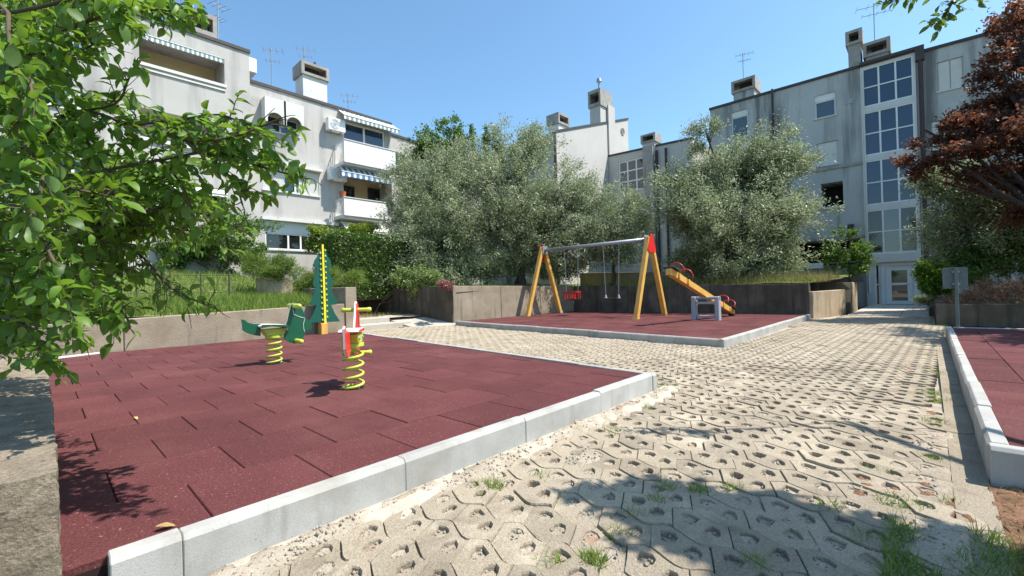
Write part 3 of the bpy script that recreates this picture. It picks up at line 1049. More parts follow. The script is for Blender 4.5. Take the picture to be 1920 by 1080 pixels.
def window(pl, root, r_, cols=1, rows=1, fm='white', gm='glass', d=0.12, fw=0.06, sill=True, head=0.0, colw=None):
    u0, u1, z0, z1 = r_[:4]
    fr = MB()
    zt = z1 - head
    for a, b_, c, e in ((u0, u1, z0, z0 + fw), (u0, u1, zt - fw, zt), (u0, u0 + fw, z0 + fw, zt - fw), (u1 - fw, u1, z0 + fw, zt - fw)):
        pl.box(fr, a, b_, c, e, d - 0.03, d + 0.05)
    cw = colw or [1 / cols] * cols
    ue = [u0]
    for k in cw:
        ue.append(ue[-1] + (u1 - u0) * k)
    for i in range(1, len(ue) - 1):
        pl.box(fr, ue[i] - fw * 0.6, ue[i] + fw * 0.6, z0 + fw, zt - fw, d - 0.025, d + 0.045)
    for j in range(1, rows):
        zz = lerp(z0, zt, j / rows)
        for i in range(len(ue) - 1):
            pl.box(fr, ue[i] + fw * 0.6, ue[i + 1] - fw * 0.6, zz - fw * 0.5, zz + fw * 0.5, d - 0.02, d + 0.04)
    o_ = fr.build('window', M[fm], root)
    for i in range(len(ue) - 1):
        for j in range(rows):
            ps = MB()
            pl.box(ps, ue[i] + fw * 0.5, ue[i + 1] - fw * 0.5, lerp(z0, zt, j / rows) + fw * 0.4, lerp(z0, zt, (j + 1) / rows) - fw * 0.4, d + 0.008, d + 0.022)
            ps.build('pane', M[gm] if isinstance(gm, str) else M[gm[(i + j * len(cw)) % len(gm)]], o_)
    if head:
        bx = MB()
        pl.box(bx, u0, u1, zt, z1, d - 0.06, d + 0.08)
        bx.build('blind_box', M[fm], o_)
    if sill:
        bx = MB()
        pl.box(bx, u0 - 0.05, u1 + 0.05, z0 - 0.05, z0 + 0.012, -0.06, d - 0.03)
        bx.build('sill', M['offwhite'], o_)
    return o_


def shutter(pl, root, r_, d=0.05, mt='blind', name='shutter', pitch=0.09):
    u0, u1, z0, z1 = r_[:4]
    mb = MB()
    n = max(3, int((z1 - z0) / pitch))
    for k in range(n):
        a, b_ = lerp(z0, z1, k / n), lerp(z0, z1, (k + 1) / n)
        mb.quad(pl.w(u0, a, d), pl.w(u1, a, d), pl.w(u1, b_ - 0.006, d - 0.018), pl.w(u0, b_ - 0.006, d - 0.018))
        mb.quad(pl.w(u0, b_ - 0.006, d - 0.018), pl.w(u1, b_ - 0.006, d - 0.018), pl.w(u1, b_, d), pl.w(u0, b_, d))
    return mb.build(name, M[mt], root)


def recess(pl, root, r_, dep, mt, floor='offwhite'):
    """back wall of a loggia"""
    u0, u1, z0, z1 = r_[:4]
    mb = MB().quad(pl.w(u0, z0, dep), pl.w(u1, z0, dep), pl.w(u1, z1, dep), pl.w(u0, z1, dep))
    return mb.build('loggia_wall', M[mt], root)


def chimney(root, c, w_, dpt, z0, z1, cap, openings=True, mt='conc_roof', body='stucco_c', axis='X', slots=1):
    ch = MB()
    x, y = c
    ch.box((x - w_ / 2, y - dpt / 2, z0), (x + w_ / 2, y + dpt / 2, z1 - cap))
    o_ = ch.build('chimney', M[body], root)
    hd = MB()
    e = 0.09
    t = 0.14
    zc = z1 - cap
    hd.box((x - w_ / 2 - e, y - dpt / 2 - e, zc), (x + w_ / 2 + e, y + dpt / 2 + e, zc + cap * 0.2))
    hd.box((x - w_ / 2 - e, y - dpt / 2 - e, z1 - cap * 0.2), (x + w_ / 2 + e, y + dpt / 2 + e, z1))
    for sx in (-1, 1):
        for sy in (-1, 1):
            cx_, cy_ = x + sx * (w_ / 2 + e), y + sy * (dpt / 2 + e)
            hd.box((cx_, cy_, zc + cap * 0.2), (cx_ - sx * t, cy_ - sy * t, z1 - cap * 0.2))
    # solid on the sides that show no flue opening
    if axis == 'X':
        for sx in (-1, 1):
            cx_ = x + sx * (w_ / 2 + e)
            hd.box((cx_, y - dpt / 2 - e + t, zc + cap * 0.2), (cx_ - sx * 0.08, y + dpt / 2 + e - t, z1 - cap * 0.2))
    else:
        for sy in (-1, 1):
            cy_ = y + sy * (dpt / 2 + e)
            hd.box((x - w_ / 2 - e + t, cy_, zc + cap * 0.2), (x + w_ / 2 + e - t, cy_ - sy * 0.08, z1 - cap * 0.2))
    hd.build('chimney_cap', M[mt], o_)
    MB().box((x - w_ / 4, y - dpt / 4, zc + cap * 0.2), (x + w_ / 4, y + dpt / 4, z1 - cap * 0.25)).build('flue', M['dark'], o_)
    return o_


def antenna(root, base, h, n=5, dirx=(1, 0), arm=0.9):
    mb = MB()
    b_ = Vector(base)
    mb.tube([b_, b_ + Vector((0, 0, h))], 0.022, 5)
    dv = Vector((dirx[0], dirx[1], 0)).normalized()
    sv = Vector((-dv.y, dv.x, 0))
    for lv, s in ((0.93, 1.0), (0.72, 0.7)):
        c = b_ + Vector((0, 0, h * lv))
        mb.tube([c - dv * arm * 0.4 * s, c + dv * arm * 0.6 * s], 0.013, 4)
        for k in range(n):
            q = c + dv * arm * s * (k / (n - 1) - 0.4)
            mb.tube([q - sv * 0.3 * s, q + sv * 0.3 * s], 0.009, 4)
    return mb.build('antenna', M['metal'], root)


def aircon(pl, root, u, z, w_=0.85, h=0.6, dp=0.33):
    mb = MB()
    pl.box(mb, u - w_ / 2, u + w_ / 2, z, z + h, -dp - 0.08, -0.08)
    o_ = mb.build('air_conditioner', M['white'], root, bevel=0.02)
    g = MB()
    cu, cz = u - w_ * 0.12, z + h / 2
    for rr in (0.07, 0.13, 0.19, 0.235):
        g.tube([pl.w(cu + rr * math.cos(t), cz + rr * math.sin(t), -dp - 0.085) for t in np.linspace(0, 2 * math.pi, 19)], 0.008, 4, cap=False)
    for t in range(6):
        a = t * math.pi / 3
        g.tube([pl.w(cu, cz, -dp - 0.085), pl.w(cu + 0.235 * math.cos(a), cz + 0.235 * math.sin(a), -dp - 0.085)], 0.006, 4)
    g.build('fan_grille', M['grey_paint'], o_)
    for s in (-0.3, 0.3):
        k = MB()
        pl.box(k, u + s * w_ - 0.02, u + s * w_ + 0.02, z - 0.05, z - 0.005, -dp - 0.08, 0.0)
        k.build('bracket', M['grey_paint'], o_)
    return o_


def awning(pl, root, u0, u1, zt, drop, out, ma, mb_, n=14, valance=0.18, d0=0.0):
    t = MB()
    for k in range(n):
        a, b_ = lerp(u0, u1, k / n), lerp(u0, u1, (k + 1) / n)
        t.quad(pl.w(a, zt, d0), pl.w(b_, zt, d0), pl.w(b_, zt - drop, d0 - out), pl.w(a, zt - drop, d0 - out), mi=k % 2)
        mid = (a + b_) / 2
        t.add([pl.w(a, zt - drop, d0 - out), pl.w(b_, zt - drop, d0 - out), pl.w(b_, zt - drop - valance * 0.8, d0 - out), pl.w(mid, zt - drop - valance, d0 - out), pl.w(a, zt - drop - valance * 0.8, d0 - out)],
              [(0, 1, 2, 3, 4)], mi=k % 2)
    r_ = t.build('awning', [M[mb_], M[ma]], root, weld=True)
    rod = MB().tube([pl.w(u0, zt - drop, d0 - out), pl.w(u1, zt - drop, d0 - out)], 0.025, 6)
    rod.build('front_bar', M['white'], r_)
    return r_


# ---- the pale three-storey house on the left
YL = 21.0
P1, P2, P3_ = Plane('Y', YL - 0.25), Plane('Y', YL), Plane('Y', YL + 0.3)
hl = thing('apartment_house', 'pale three-storey apartment house on the left with balconies and striped awnings', 'building', (3, YL, 1.5))
# first block
u_r, z_r = P1.px(467, 97)
u_a, z_a = P1.px(252, 24)
sl_ = (z_r - z_a) / (u_r - u_a)
u_l = -9.0
zl = z_r + sl_ * (u_l - u_r)
log1 = P1.span((260, 58), (421, 109), (261, 117), (421, 162))
log2 = P1.span((262, 205), (422, 231), (262, 262), (422, 284))
log3 = P1.span((263, 338), (425, 352), (263, 385), (425, 392))
wa = P1.span((88, 18), (153, 40), (92, 80), (153, 92))
wb = P1.span((92, 150), (156, 160), (92, 200), (156, 205))
wc = P1.span((92, 290), (180, 305), (92, 372), (180, 378))
facade(P1, hl, u_l, u_r, 1.2, (zl, z_r), [log1 + (1.4,), log2 + (1.2,), log3 + (1.2,), wa, wb, wc], M['stucco_l'])
recess(P1, hl, log1, 1.4, 'cream')
recess(P1, hl, log2, 1.2, 'stucco_l')
recess(P1, hl, log3, 1.2, 'dark')
# ceiling and inner windows of the top loggia
w_ = log1[1] - log1[0]
q = (log1[0] + 0.1, log1[0] + w_ * 0.38, log1[2] - 0.3, log1[2] + 0.55)
PI = Plane('Y', P1.c + 1.4)
window(PI, hl, q, 1, 1, 'offwhite', 'glass_dark', d=-0.05, sill=False)
q = (log1[0] + w_ * 0.46, log1[0] + w_ * 0.62, log1[2] - 0.6, log1[2] + 0.42)
window(PI, hl, q, 1, 1, 'offwhite', 'glass_dark', d=-0.05, sill=False)
mb = MB()
P1.box(mb, log1[0] - 0.05, log1[1] + 0.05, log1[2] - 0.07, log1[2] + 0.04, -0.08, 0.22)
mb.build('loggia_sill', M['offwhite'], hl)
mb = MB()
P1.box(mb, log1[0] - 0.02, log1[1] + 0.02, log1[2] - 0.22, log1[2] - 0.16, -0.05, 0.0)
mb.build('drip_rail', M['offwhite'], hl)
awning(P1, hl, log1[0] + 0.03, log1[1] - 0.03, log1[3] - 0.02, 0.06, 0.12, 'awn_green', 'awn_white', 34, 0.2, 0.05)
mb = MB()
P1.box(mb, log2[0] - 0.05, log2[1] + 0.05, log2[2] - 0.07, log2[2] + 0.05, -0.08, 0.22)
mb.build('loggia_sill', M['white'], hl)
awning(P1, hl, log3[0] + 0.03, log3[1] - 0.03, log3[3] - 0.02, 0.25, 0.35, 'awn_white', 'awn_white', 8, 0.12, 0.05)
mb = MB()
P1.box(mb, log3[0] - 0.05, log3[1] + 0.05, log3[2] - 0.07, log3[2] + 0.05, -0.08, 0.22)
mb.build('loggia_sill', M['white'], hl)
for r_ in (wa, wb, wc):
    window(P1, hl, r_, 2, 1, 'white', 'glass_blue')
shutter(P1, hl, (wa[0], (wa[0] + wa[1]) / 2 + 0.2, wa[2], wa[3]))
shutter(P1, hl, (wb[0] + 0.4, wb[1], wb[2], wb[3]))
uu, zz = P1.px(214, 358)
aircon(P1, hl, uu, zz)
# air conditioner hung on the end wall where the roofs step
uu, zz = P1.px(467, 128)
MB().box((uu + 0.04, P1.c + 0.25, zz), (uu + 0.38, P1.c + 1.1, zz + 0.62)).build('air_conditioner', M['white'], hl, bevel=0.02)
uu, zz = P1.px(383, 66)
chimney(hl, (uu, P1.c + 0.9), 0.9, 0.8, zz - 0.6, P1.px(383, 22)[1] + 0.2, 0.9, axis='X')
antenna(hl, (uu + 0.7, P1.c + 0.9, zz - 0.5), 2.6, 4, (1, 0.4), 0.6)
MB().tube([(uu - 0.2, P1.c + 0.9, zz + 0.9), (uu - 0.2, P1.c + 0.9, zz + 2.0)], 0.06, 8).build('vent_pipe', M['metal'], hl)
# second block
u0, z0 = P2.px(470, 152)
u1, z1 = P2.px(733, 233)
awin = P2.span((491, 196), (560, 214), (491, 243), (560, 256))
mwin = P2.span((493, 308), (598, 328), (493, 357), (598, 366))
gwin = P2.span((497, 411), (592, 420), (498, 468), (592, 470))
bal1 = P2.span((643, 226), (722, 248), (644, 290), (722, 305))
bal2 = P2.span((644, 322), (735, 336), (645, 395), (735, 402))
bal3 = P2.span((640, 425), (722, 433), (640, 490), (722, 490))
facade(P2, hl, u_r + 0.012, u1, 1.2, (z0, z1), [awin, mwin, gwin, bal1 + (0.25,), bal2 + (1.3,), bal3 + (1.0,)], M['stucco_l'])
window(P2, hl, awin, 2, 1, 'white', 'glass_blue', head=0.35)
window(P2, hl, mwin, 4, 1, 'white', 'glass_blue', colw=[.37, .2, .06, .37], head=0.12)
du = mwin[1] - mwin[0]
shutter(P2, hl, (mwin[0], mwin[0] + du * 0.36, mwin[2], mwin[3]), d=0.04)
shutter(P2, hl, (mwin[0] + du * 0.62, mwin[1], mwin[2], mwin[3]), d=0.04)
window(P2, hl, gwin, 4, 1, 'white', ['glass_dark', 'glass_dark', 'glass_dark', 'glass'], colw=[.45, .25, .15, .15], head=0.55)
mb = MB()
P2.box(mb, mwin[0] - 0.1, mwin[1] + 0.1, mwin[3] + 0.08, mwin[3] + 0.2, -0.25, 0)
mb.build('ledge', M['offwhite'], hl)
mb = MB()
a = P2.px(489, 410)
b_ = P2.px(632, 421)
P2.box(mb, a[0], b_[0], (a[1] + b_[1]) / 2 - 0.06, (a[1] + b_[1]) / 2 + 0.08, -0.2, 0)
mb.build('ledge', M['offwhite'], hl)
# two arched canvas hoods over the top window
du = awin[1] - awin[0]
for k in range(2):
    ca, cb = awin[0] + du * k / 2 - 0.03, awin[0] + du * (k + 1) / 2 + 0.05
    pts = []
    n = 12
    zt = awin[3] + 0.22
    zb_ = awin[3] - 0.85
    rr = (cb - ca) / 2 - 0.1
    for i in range(n + 1):
        t = math.pi * i / n
        pts.append(((ca + cb) / 2 + rr * math.cos(t), zb_ + 0.12 + rr * math.sin(t)))
    poly = [(ca, zb_), (ca, zt), (cb, zt), (cb, zb_), ((ca + cb) / 2 + rr, zb_)] + pts + [((ca + cb) / 2 - rr, zb_)]
    mb = MB().prism(poly, 0.04, lambda a_, b2, t: P2.w(a_, b2, -0.5 + t))
    P2.box(mb, ca, ca + 0.03, zb_, zt, -0.46, 0.0)
    P2.box(mb, cb - 0.03, cb, zb_, zt, -0.46, 0.0)
    P2.box(mb, ca + 0.03, cb - 0.03, zt - 0.03, zt, -0.46, 0.0)
    mb.build('arched_hood', M['offwhite'], hl)
for x, y in ((627, 250), (630, 341)):
    uu, zz = P2.px(x, y)
    aircon(P2, hl, uu - 0.05, zz)


def balcony(pl, root, tl, br, out, mt='white'):
    """solid parapet box with its floor slab and open sides"""
    PF = Plane('Y', pl.c - out)
    a, b_ = PF.px(*tl), PF.px(*br)
    ua, ub, zt, zb_ = a[0], b_[0], (a[1] + PF.px(br[0], tl[1] + (br[0] - tl[0]) * 0.2)[1]) / 2, b_[1]
    mb = MB()
    PF.box(mb, ua, ub, zb_, zt, 0, 0.08)
    o_ = mb.build('balcony', M[mt], root)
    s = MB()
    PF.box(s, ua + 0.003, ub - 0.003, zb_ - 0.1, zb_ + 0.05, 0.083, out)
    s.build('floor_slab', M['offwhite'], o_)
    s = MB()
    for e in (ua + 0.02, ub - 0.05):
        PF.box(s, e, e + 0.03, zt - 0.05, zt, 0.083, out)
        for k in range(7):
            PF.box(s, e + 0.005, e + 0.025, zb_ + 0.05, zt - 0.05, 0.16 + k * out / 8, 0.18 + k * out / 8)
    s.build('side_rail', M['white'], o_)
    cp = MB()
    PF.box(cp, ua - 0.02, ub + 0.02, zt, zt + 0.04, -0.03, 0.11)
    cp.build('coping', M['offwhite'], o_)
    return ua, ub, zb_, zt


ua, ub, zb1, zt1 = balcony(P2, hl, (645, 263), (742, 322), 1.0)
window(P2, hl, (bal1[0], bal1[1], zt1 - 0.2, bal1[3]), 2, 1, 'white', 'glass_blue', d=0.1, sill=False, fw=0.08)
PA = Plane('Y', P2.c)
a, b_ = P2.px(634, 209), P2.px(735, 240)
awning(P2, hl, a[0], b_[0] + 0.1, bal1[3] + 0.5, 0.42, 0.6, 'awn_green', 'awn_white', 26, 0.22)
ua, ub, zb2, zt2 = balcony(P2, hl, (645, 367), (727, 412), 1.0)
recess(P2, hl, bal2, 1.3, 'cream')
PI = Plane('Y', P2.c + 1.3)
window(PI, hl, (bal2[0] + 0.3, bal2[0] + 1.2, bal2[2] + 0.3, bal2[3] - 0.4), 1, 1, 'trim', 'glass_dark', d=-0.06, sill=False)
window(PI, hl, (bal2[0] + 2.0, bal2[0] + 2.7, bal2[2] + 0.3, bal2[3] - 0.3), 1, 1, 'trim', 'glass_dark', d=-0.06, sill=False)
awning(P2, hl, ua + 0.02, ub + 0.4, zb1 - 0.12, 0.3, 0.3, 'awn_blue', 'awn_white', 18, 0.24, -0.5)
recess(P2, hl, bal3, 1.0, 'dark')
awning(P2, hl, ua + 0.1, ub + 0.2, zb2 - 0.2, 0.45, 0.7, 'awn_white', 'awn_white', 6, 0.1, -0.3)
# pot on the balcony side
uu = ua + 0.05
pt = MB().tube([(uu, P2.c - 0.75, zt2 + 0.04), (uu, P2.c - 0.75, zt2 + 0.3)], [0.12, 0.17], 10)
pt.build('flower_pot', M['terracotta'], hl, smooth=False)
# third block stepping down behind the olives
u2, z2 = P3_.px(786, 268)
u1b, z1b = P3_.px(735, 252)
tw3 = P3_.span((742, 285), (768, 291), (742, 330), (768, 334))
facade(P3_, hl, u1 + 0.012, u1 + 9.0, 1.2, (z1b, z1b + (z2 - z1b) / (u2 - u1b) * 9.0), [tw3], M['stucco_l'])
window(P3_, hl, tw3, 1, 1, 'white', 'glass_blue')
# roof furniture
uu, zz = P2.px(597, 195)
chimney(hl, (uu, P2.c + 0.75), 1.15, 0.9, zz - 0.7, P2.px(597, 128)[1] + 0.25, 0.62, axis='X', body='offwhite')
MB().tube([(uu + 0.2, P2.c + 0.75, P2.px(597, 132)[1]), (uu + 0.2, P2.c + 0.75, P2.px(597, 112)[1] + 0.2)], [0.12, 0.06], 8).build('cowl', M['trim'], hl)
a, b_ = P2.px(524, 152), P2.px(576, 172)
mb = MB()
P2.box(mb, a[0], b_[0], z0 - 1.2, a[1] - 0.0, 0.9, 1.1)
mb.build('roof_parapet', M['offwhite'], hl)
for x, y, h in ((519, 165, 2.4), (581, 130, 1.6), (664, 212, 1.5)):
    uu, zz = P2.px(x, y)
    antenna(hl, (uu, P2.c + 0.6, zz - 0.3), h, 4, (1, -0.5), 0.8)

# ---- the grey house on the right with the glazed stair tower
XR = 26.9
PR = Plane('X', XR)
hr = thing('apartment_house', 'grey streaked apartment house on the right with glazed stair tower and white door', 'building', (XR, 2, 0))


def rl_fit(p, q, ua_, ub_, pl=None):
    pl = pl or PR
    (u_0, z_0), (u_1, z_1) = pl.px(*p), pl.px(*q)
    k = (z_1 - z_0) / (u_1 - u_0)
    return z_0 + k * (ua_ - u_0), z_0 + k * (ub_ - u_0)


uL = PR.px(1331, 206)[0]
uS0 = PR.px(1618, 300)[0]      # left edge of the stair tower
uS1 = PR.px(1722, 300)[0]      # right edge
zr = 11.45
w1 = PR.span((1371, 212), (1402, 203), (1372, 262), (1403, 254))
w2 = PR.span((1527, 181), (1566, 171), (1528, 224), (1567, 215))
w3 = PR.span((1531, 270), (1571, 262), (1532, 312), (1573, 306))
w4 = PR.span((1539, 345), (1580, 339), (1540, 391), (1582, 386))
w5 = PR.span((1490, 455), (1617, 447), (1490, 499), (1617, 497))
facade(PR, hr, uS0, uL, -0.1, rl_fit((1331, 205), (1600, 128), uS0, uL), [w1, w2, w3, w4 + (1.2,), w5 + (1.4,)], M['stucco_r'])
for r_ in (w1, w2):
    window(PR, hr, r_, 1, 1, 'white', 'glass', head=0.3)
window(PR, hr, w3, 1, 1, 'white', 'glass')
shutter(PR, hr, (w3[0] + .05, w3[1] - .05, w3[2], w3[3] - 0.03), d=0.07)
recess(PR, hr, w4, 1.2, 'dark')
mb = MB()
PR.box(mb, w4[0] - 0.08, w4[1] + 0.08, w4[2] - 0.07, w4[2] + 0.03, -0.1, 0.15)
mb.build('sill', M['offwhite'], hr)
mb = MB()
a = PR.px(1545, 315)
b_ = PR.px(1617, 307)
PR.box(mb, b_[0], uL, (a[1] + b_[1]) / 2 - 0.08, (a[1] + b_[1]) / 2 + 0.05, -0.07, 0)
mb.build('ledge', M['conc_roof'], hr)
mb = MB()
PR.box(mb, b_[0], uL, w5[3] + 0.02, w5[3] + 0.14, -0.12, 0)
mb.build('ledge', M['conc_roof'], hr)
recess(PR, hr, w5, 1.4, 'dark')
PI = Plane('X', XR + 1.4)
window(PI, hr, (w5[0] + 1.0, w5[0] + 2.2, w5[2] + 0.1, w5[3] - 0.2), 2, 1, 'trim', 'glass_dark', d=-0.06, sill=False)
# garden parapet of concrete blocks under the terrace opening, with a towel over the rail
for r2 in range(3):
    for c in range(9):
        ua_ = uS0 + 0.1 + c * 0.5 + (0.25 if r2 % 2 else 0)
        mb = MB()
        PR.box(mb, ua_ + 0.008, ua_ + 0.492, w5[2] - 0.28 * (r2 + 1) + 0.008, w5[2] - 0.28 * r2, -0.08 - 0.01 * random.random(), -0.004)
        mb.build('block', M['conc_roof'], hr, bevel=0.006)
mb = MB().tube([PR.w(uS0 + 0.2, w5[2] + 0.12, -0.12), PR.w(uS0 + 4.6, w5[2] + 0.12, -0.12)], 0.025, 6)
mb.build('rail', M['metal'], hr)
mb = MB()
a, b_ = PR.px(1510, 497), PR.px(1545, 497)
nn = 12
for k in range(nn):
    y0_, y1_ = lerp(a[0], b_[0], k / nn), lerp(a[0], b_[0], (k + 1) / nn)
    d0_, d1_ = -0.16 - 0.012 * math.sin(k * 1.3), -0.16 - 0.012 * math.sin((k + 1) * 1.3)
    mb.quad(PR.w(y0_, w5[2] + 0.15, d0_), PR.w(y1_, w5[2] + 0.15, d1_), PR.w(y1_, w5[2] - 0.12, d1_), PR.w(y0_, w5[2] - 0.12, d0_))
    mb.quad(PR.w(y0_, w5[2] + 0.15, d0_), PR.w(y1_, w5[2] + 0.15, d1_), PR.w(y1_, w5[2] + 0.15, -0.08), PR.w(y0_, w5[2] + 0.15, -0.08))
tw = mb.build('towel', M['white'])
tag(tw, 'white cloth hung over the terrace rail of the grey house', 'towel')
# stair tower, one glazed bay per floor
PT = Plane('X', XR - 0.12)
za, zb_ = rl_fit((1618, 120), (1708, 97), uS1, uS0, PT)
mb = MB()
PT.box(mb, uS1, uS0, za + 0.0, za + 0.14, -0.12, 3)
PT.box(mb, uS1 - 0.3, uS1, za - 0.5, za + 0.14, -0.12, 3)
mb.build('roof_edge', M['trim'], hr)
fl = [(1622, 121, 200), (1627, 213, 292), (1631, 303, 383), (1636, 394, 477)]
frame_l, frame_r = uS0 - 0.0, uS1
zs_b = [(PT.px(1625, 130)[1], PT.px(1627, 198)[1]), (PT.px(1629, 212)[1], PT.px(1632, 289)[1]), (PT.px(1633, 303)[1], PT.px(1637, 382)[1]), (PT.px(1638, 396)[1], PT.px(1641, 474)[1])]
bays = []
for zt_, zb2_ in zs_b:
    bays.append((uS1 + 0.08, uS0 - 0.07, zb2_ - 0.05, zt_ + 0.05))
dl = PT.px(1640, 495)
door = (PT.px(1721, 530)[0], PT.px(1653, 530)[0], 0.0, PT.px(1685, 493)[1])
side = (PT.px(1650, 530)[0], PT.px(1641, 530)[0], 0.0, door[3])
facade(PT, hr, uS1, uS0, -0.1, (za, za), bays + [door + (0.3,), side + (0.3,)], M['offwhite'], depth=0.25, name='tower_wall')
for i, bq in enumerate(bays):
    window(PT, hr, bq, 3, 2, 'white', ['glass_blue'] if i < 3 else ['glass_dark', 'glass', 'glass_dark'], d=0.05, fw=0.055, sill=False)
mb = MB()
PT.box(mb, uS1 + 0.02, uS0 + 0.02, bays[3][2] - 0.42, bays[3][2] - 0.03, -0.14, -0.003)
mb.build('canopy_beam', M['offwhite'], hr, bevel=0.01)
# door leaf with two panes, frame and handle
dr = MB()
du0, du1, dz1 = door[0], door[1], door[3]
for a, b_, c, e in ((du0, du0 + 0.14, 0.02, dz1), (du1 - 0.14, du1, 0.02, dz1), (du0 + 0.14, du1 - 0.14, dz1 - 0.12, dz1)):
    PT.box(dr, a, b_, c, e, 0.02, 0.14)
o_ = dr.build('door', M['white'], hr)
lf = MB()
la, lb = du0 + 0.15, du1 - 0.15
for a, b_, c, e in ((la, la + 0.2, 0.03, dz1 - 0.13), (lb - 0.2, lb, 0.03, dz1 - 0.13), (la + 0.2, lb - 0.2, 0.03, 0.2), (la + 0.2, lb - 0.2, dz1 - 0.33, dz1 - 0.13), (la + 0.2, lb - 0.2, 0.92, 1.02)):
    PT.box(lf, a, b_, c, e, 0.06, 0.11)
lf.build('door_leaf', M['white'], o_)
mb = MB()
PT.box(mb, la + 0.19, lb - 0.19, 1.01, dz1 - 0.32, 0.08, 0.09)
mb.build('pane', M['glass_dark'], o_)
mb = MB()
PT.box(mb, la + 0.19, lb - 0.19, 0.19, 0.93, 0.08, 0.09)
mb.build('pane', M['glass'], o_)
MB().tube([PT.w(la + 0.1, 0.95, 0.06), PT.w(la + 0.1, 0.95, 0.0), PT.w(la + 0.22, 0.95, 0.0)], 0.015, 6).build('door_handle', M['metal'], o_)
window(PT, hr, side, 1, 2, 'white', 'glass_dark', d=0.06, fw=0.05, sill=False)
# right part
uE = -9.5
zC0, zC1 = rl_fit((1737, 94), (1900, 50), uE, uS1 - 0.3)
v1 = PR.span((1757, 117), (1806, 105), (1758, 172), (1807, 162))
v2 = PR.span((1745, 228), (1790, 220), (1747, 280), (1792, 274))
v3 = PR.span((1750, 345), (1800, 340), (1751, 395), (1802, 390))
v4 = PR.span((1890, 108), (1960, 95), (1892, 150), (1962, 140))
facade(PR, hr, uE, uS1 - 0.012, -0.1, (zC0, zC1), [v1, v2, v3, v4 + (1.2,)], M['stucco_r'])
for q in (v1, v2, v3):
    window(PR, hr, q, 2, 1, 'white', 'glass')
    mid = (q[0] + q[1]) / 2
    shutter(PR, hr, (q[0] + .04, mid - .02, q[2], q[3] - .04), d=0.06)
    shutter(PR, hr, (mid + .02, q[1] - .04, q[2], q[3] - .04), d=0.06)
recess(PR, hr, v4, 1.2, 'dark')
mb = MB()
for k in range(14):
    uu = lerp(v4[0], v4[1], (k + 0.5) / 14)
    PR.box(mb, uu - 0.015, uu + 0.015, v4[2], v4[2] + 0.75, 0.02, 0.05)
PR.box(mb, v4[0], v4[1], v4[2] + 0.75, v4[2] + 0.8, 0.01, 0.06)
mb.build('balcony_rail', M['white'], hr)
# downpipes
for x, y0_, y1_, mt_, wd in ((1449, 172, 420, 'pipe', 0.1), (1618, 135, 540, 'offwhite', 0.07), (1725, 100, 540, 'pipe', 0.16)):
    uu, zt_ = PR.px(x, y0_)
    MB().tube([PR.w(uu, zt_ + (0.1 if x < 1500 else -0.1), -0.14), PR.w(uu, 0.6, -0.14)], wd / 2, 8).build('downpipe', M[mt_], hr)
uu, zz = PR.px(1592, 190)
mb = MB()
PR.box(mb, uu - 0.15, uu + 0.15, zz - 0.12, zz + 0.12, -0.03, 0.0)
mb.build('house_plate', M['grey_paint'], hr)
uu, zz = PR.px(1596, 425)
mb = MB()
PR.box(mb, uu - 0.12, uu + 0.12, zz - 0.1, zz + 0.1, -0.22, -0.0)
mb.build('wall_lamp', M['trim'], hr)
# chimneys
def ch_px(x0_, x1_, yt, yb, dpt=1.0, back=0.9, **kw):
    Q = Plane('X', XR + back)
    a_, b2 = Q.px((x0_ + x1_) / 2, yt), Q.px((x0_ + x1_) / 2, yb)
    wd = abs(Q.px(x0_, yt)[0] - Q.px(x1_, yt)[0])
    return chimney(hr, (XR + back + dpt / 2, a_[0]), dpt, wd * 0.86, b2[1] - 0.8, a_[1], kw.pop('cap', 0.7), axis='Y', **kw)


ch_px(1371, 1416, 148, 190, body='stucco_r')
ch_px(1587, 1614, 57, 130, body='conc_roof', dpt=0.9)
ch_px(1618, 1668, 76, 112, body='conc_roof', back=1.0)
ch_px(1865, 1945, 20, 60, body='conc_roof', dpt=1.2)
Q = Plane('X', XR + 1.3)
for x, y, h in ((1394, 150, 1.7), (1640, 75, 1.9)):
    uu, zz = Q.px(x, y)
    antenna(hr, (XR + 1.3, uu, zz - 0.1), h, 5, (0.3, -1), 1.7 if x > 1500 else 0.9)

# ---- the tall pale gable house in the middle and the glazed link beside it
YG = 17.3
PG = Plane('Y', YG)
hc = thing('gable_house', 'tall pale house in the middle with sloping roofline and slim chimney', 'building', (24, YG, 1))
ug0, ug1 = PG.px(1041, 300)[0], PG.px(1178, 260)[0]
zg0, zg1 = PG.px(1041, 247)[1], PG.px(1176, 222)[1]
facade(PG, hc, ug0, ug1, 0.5, (zg0, zg1), [], M['stucco_c'], back=9)
MB().tube([(ug0 - 0.1, YG - 0.1, 1.0), (ug0 - 0.1, YG - 0.1, zg0 - 0.1)], 0.09, 8).build('downpipe', M['pipe'], hc)
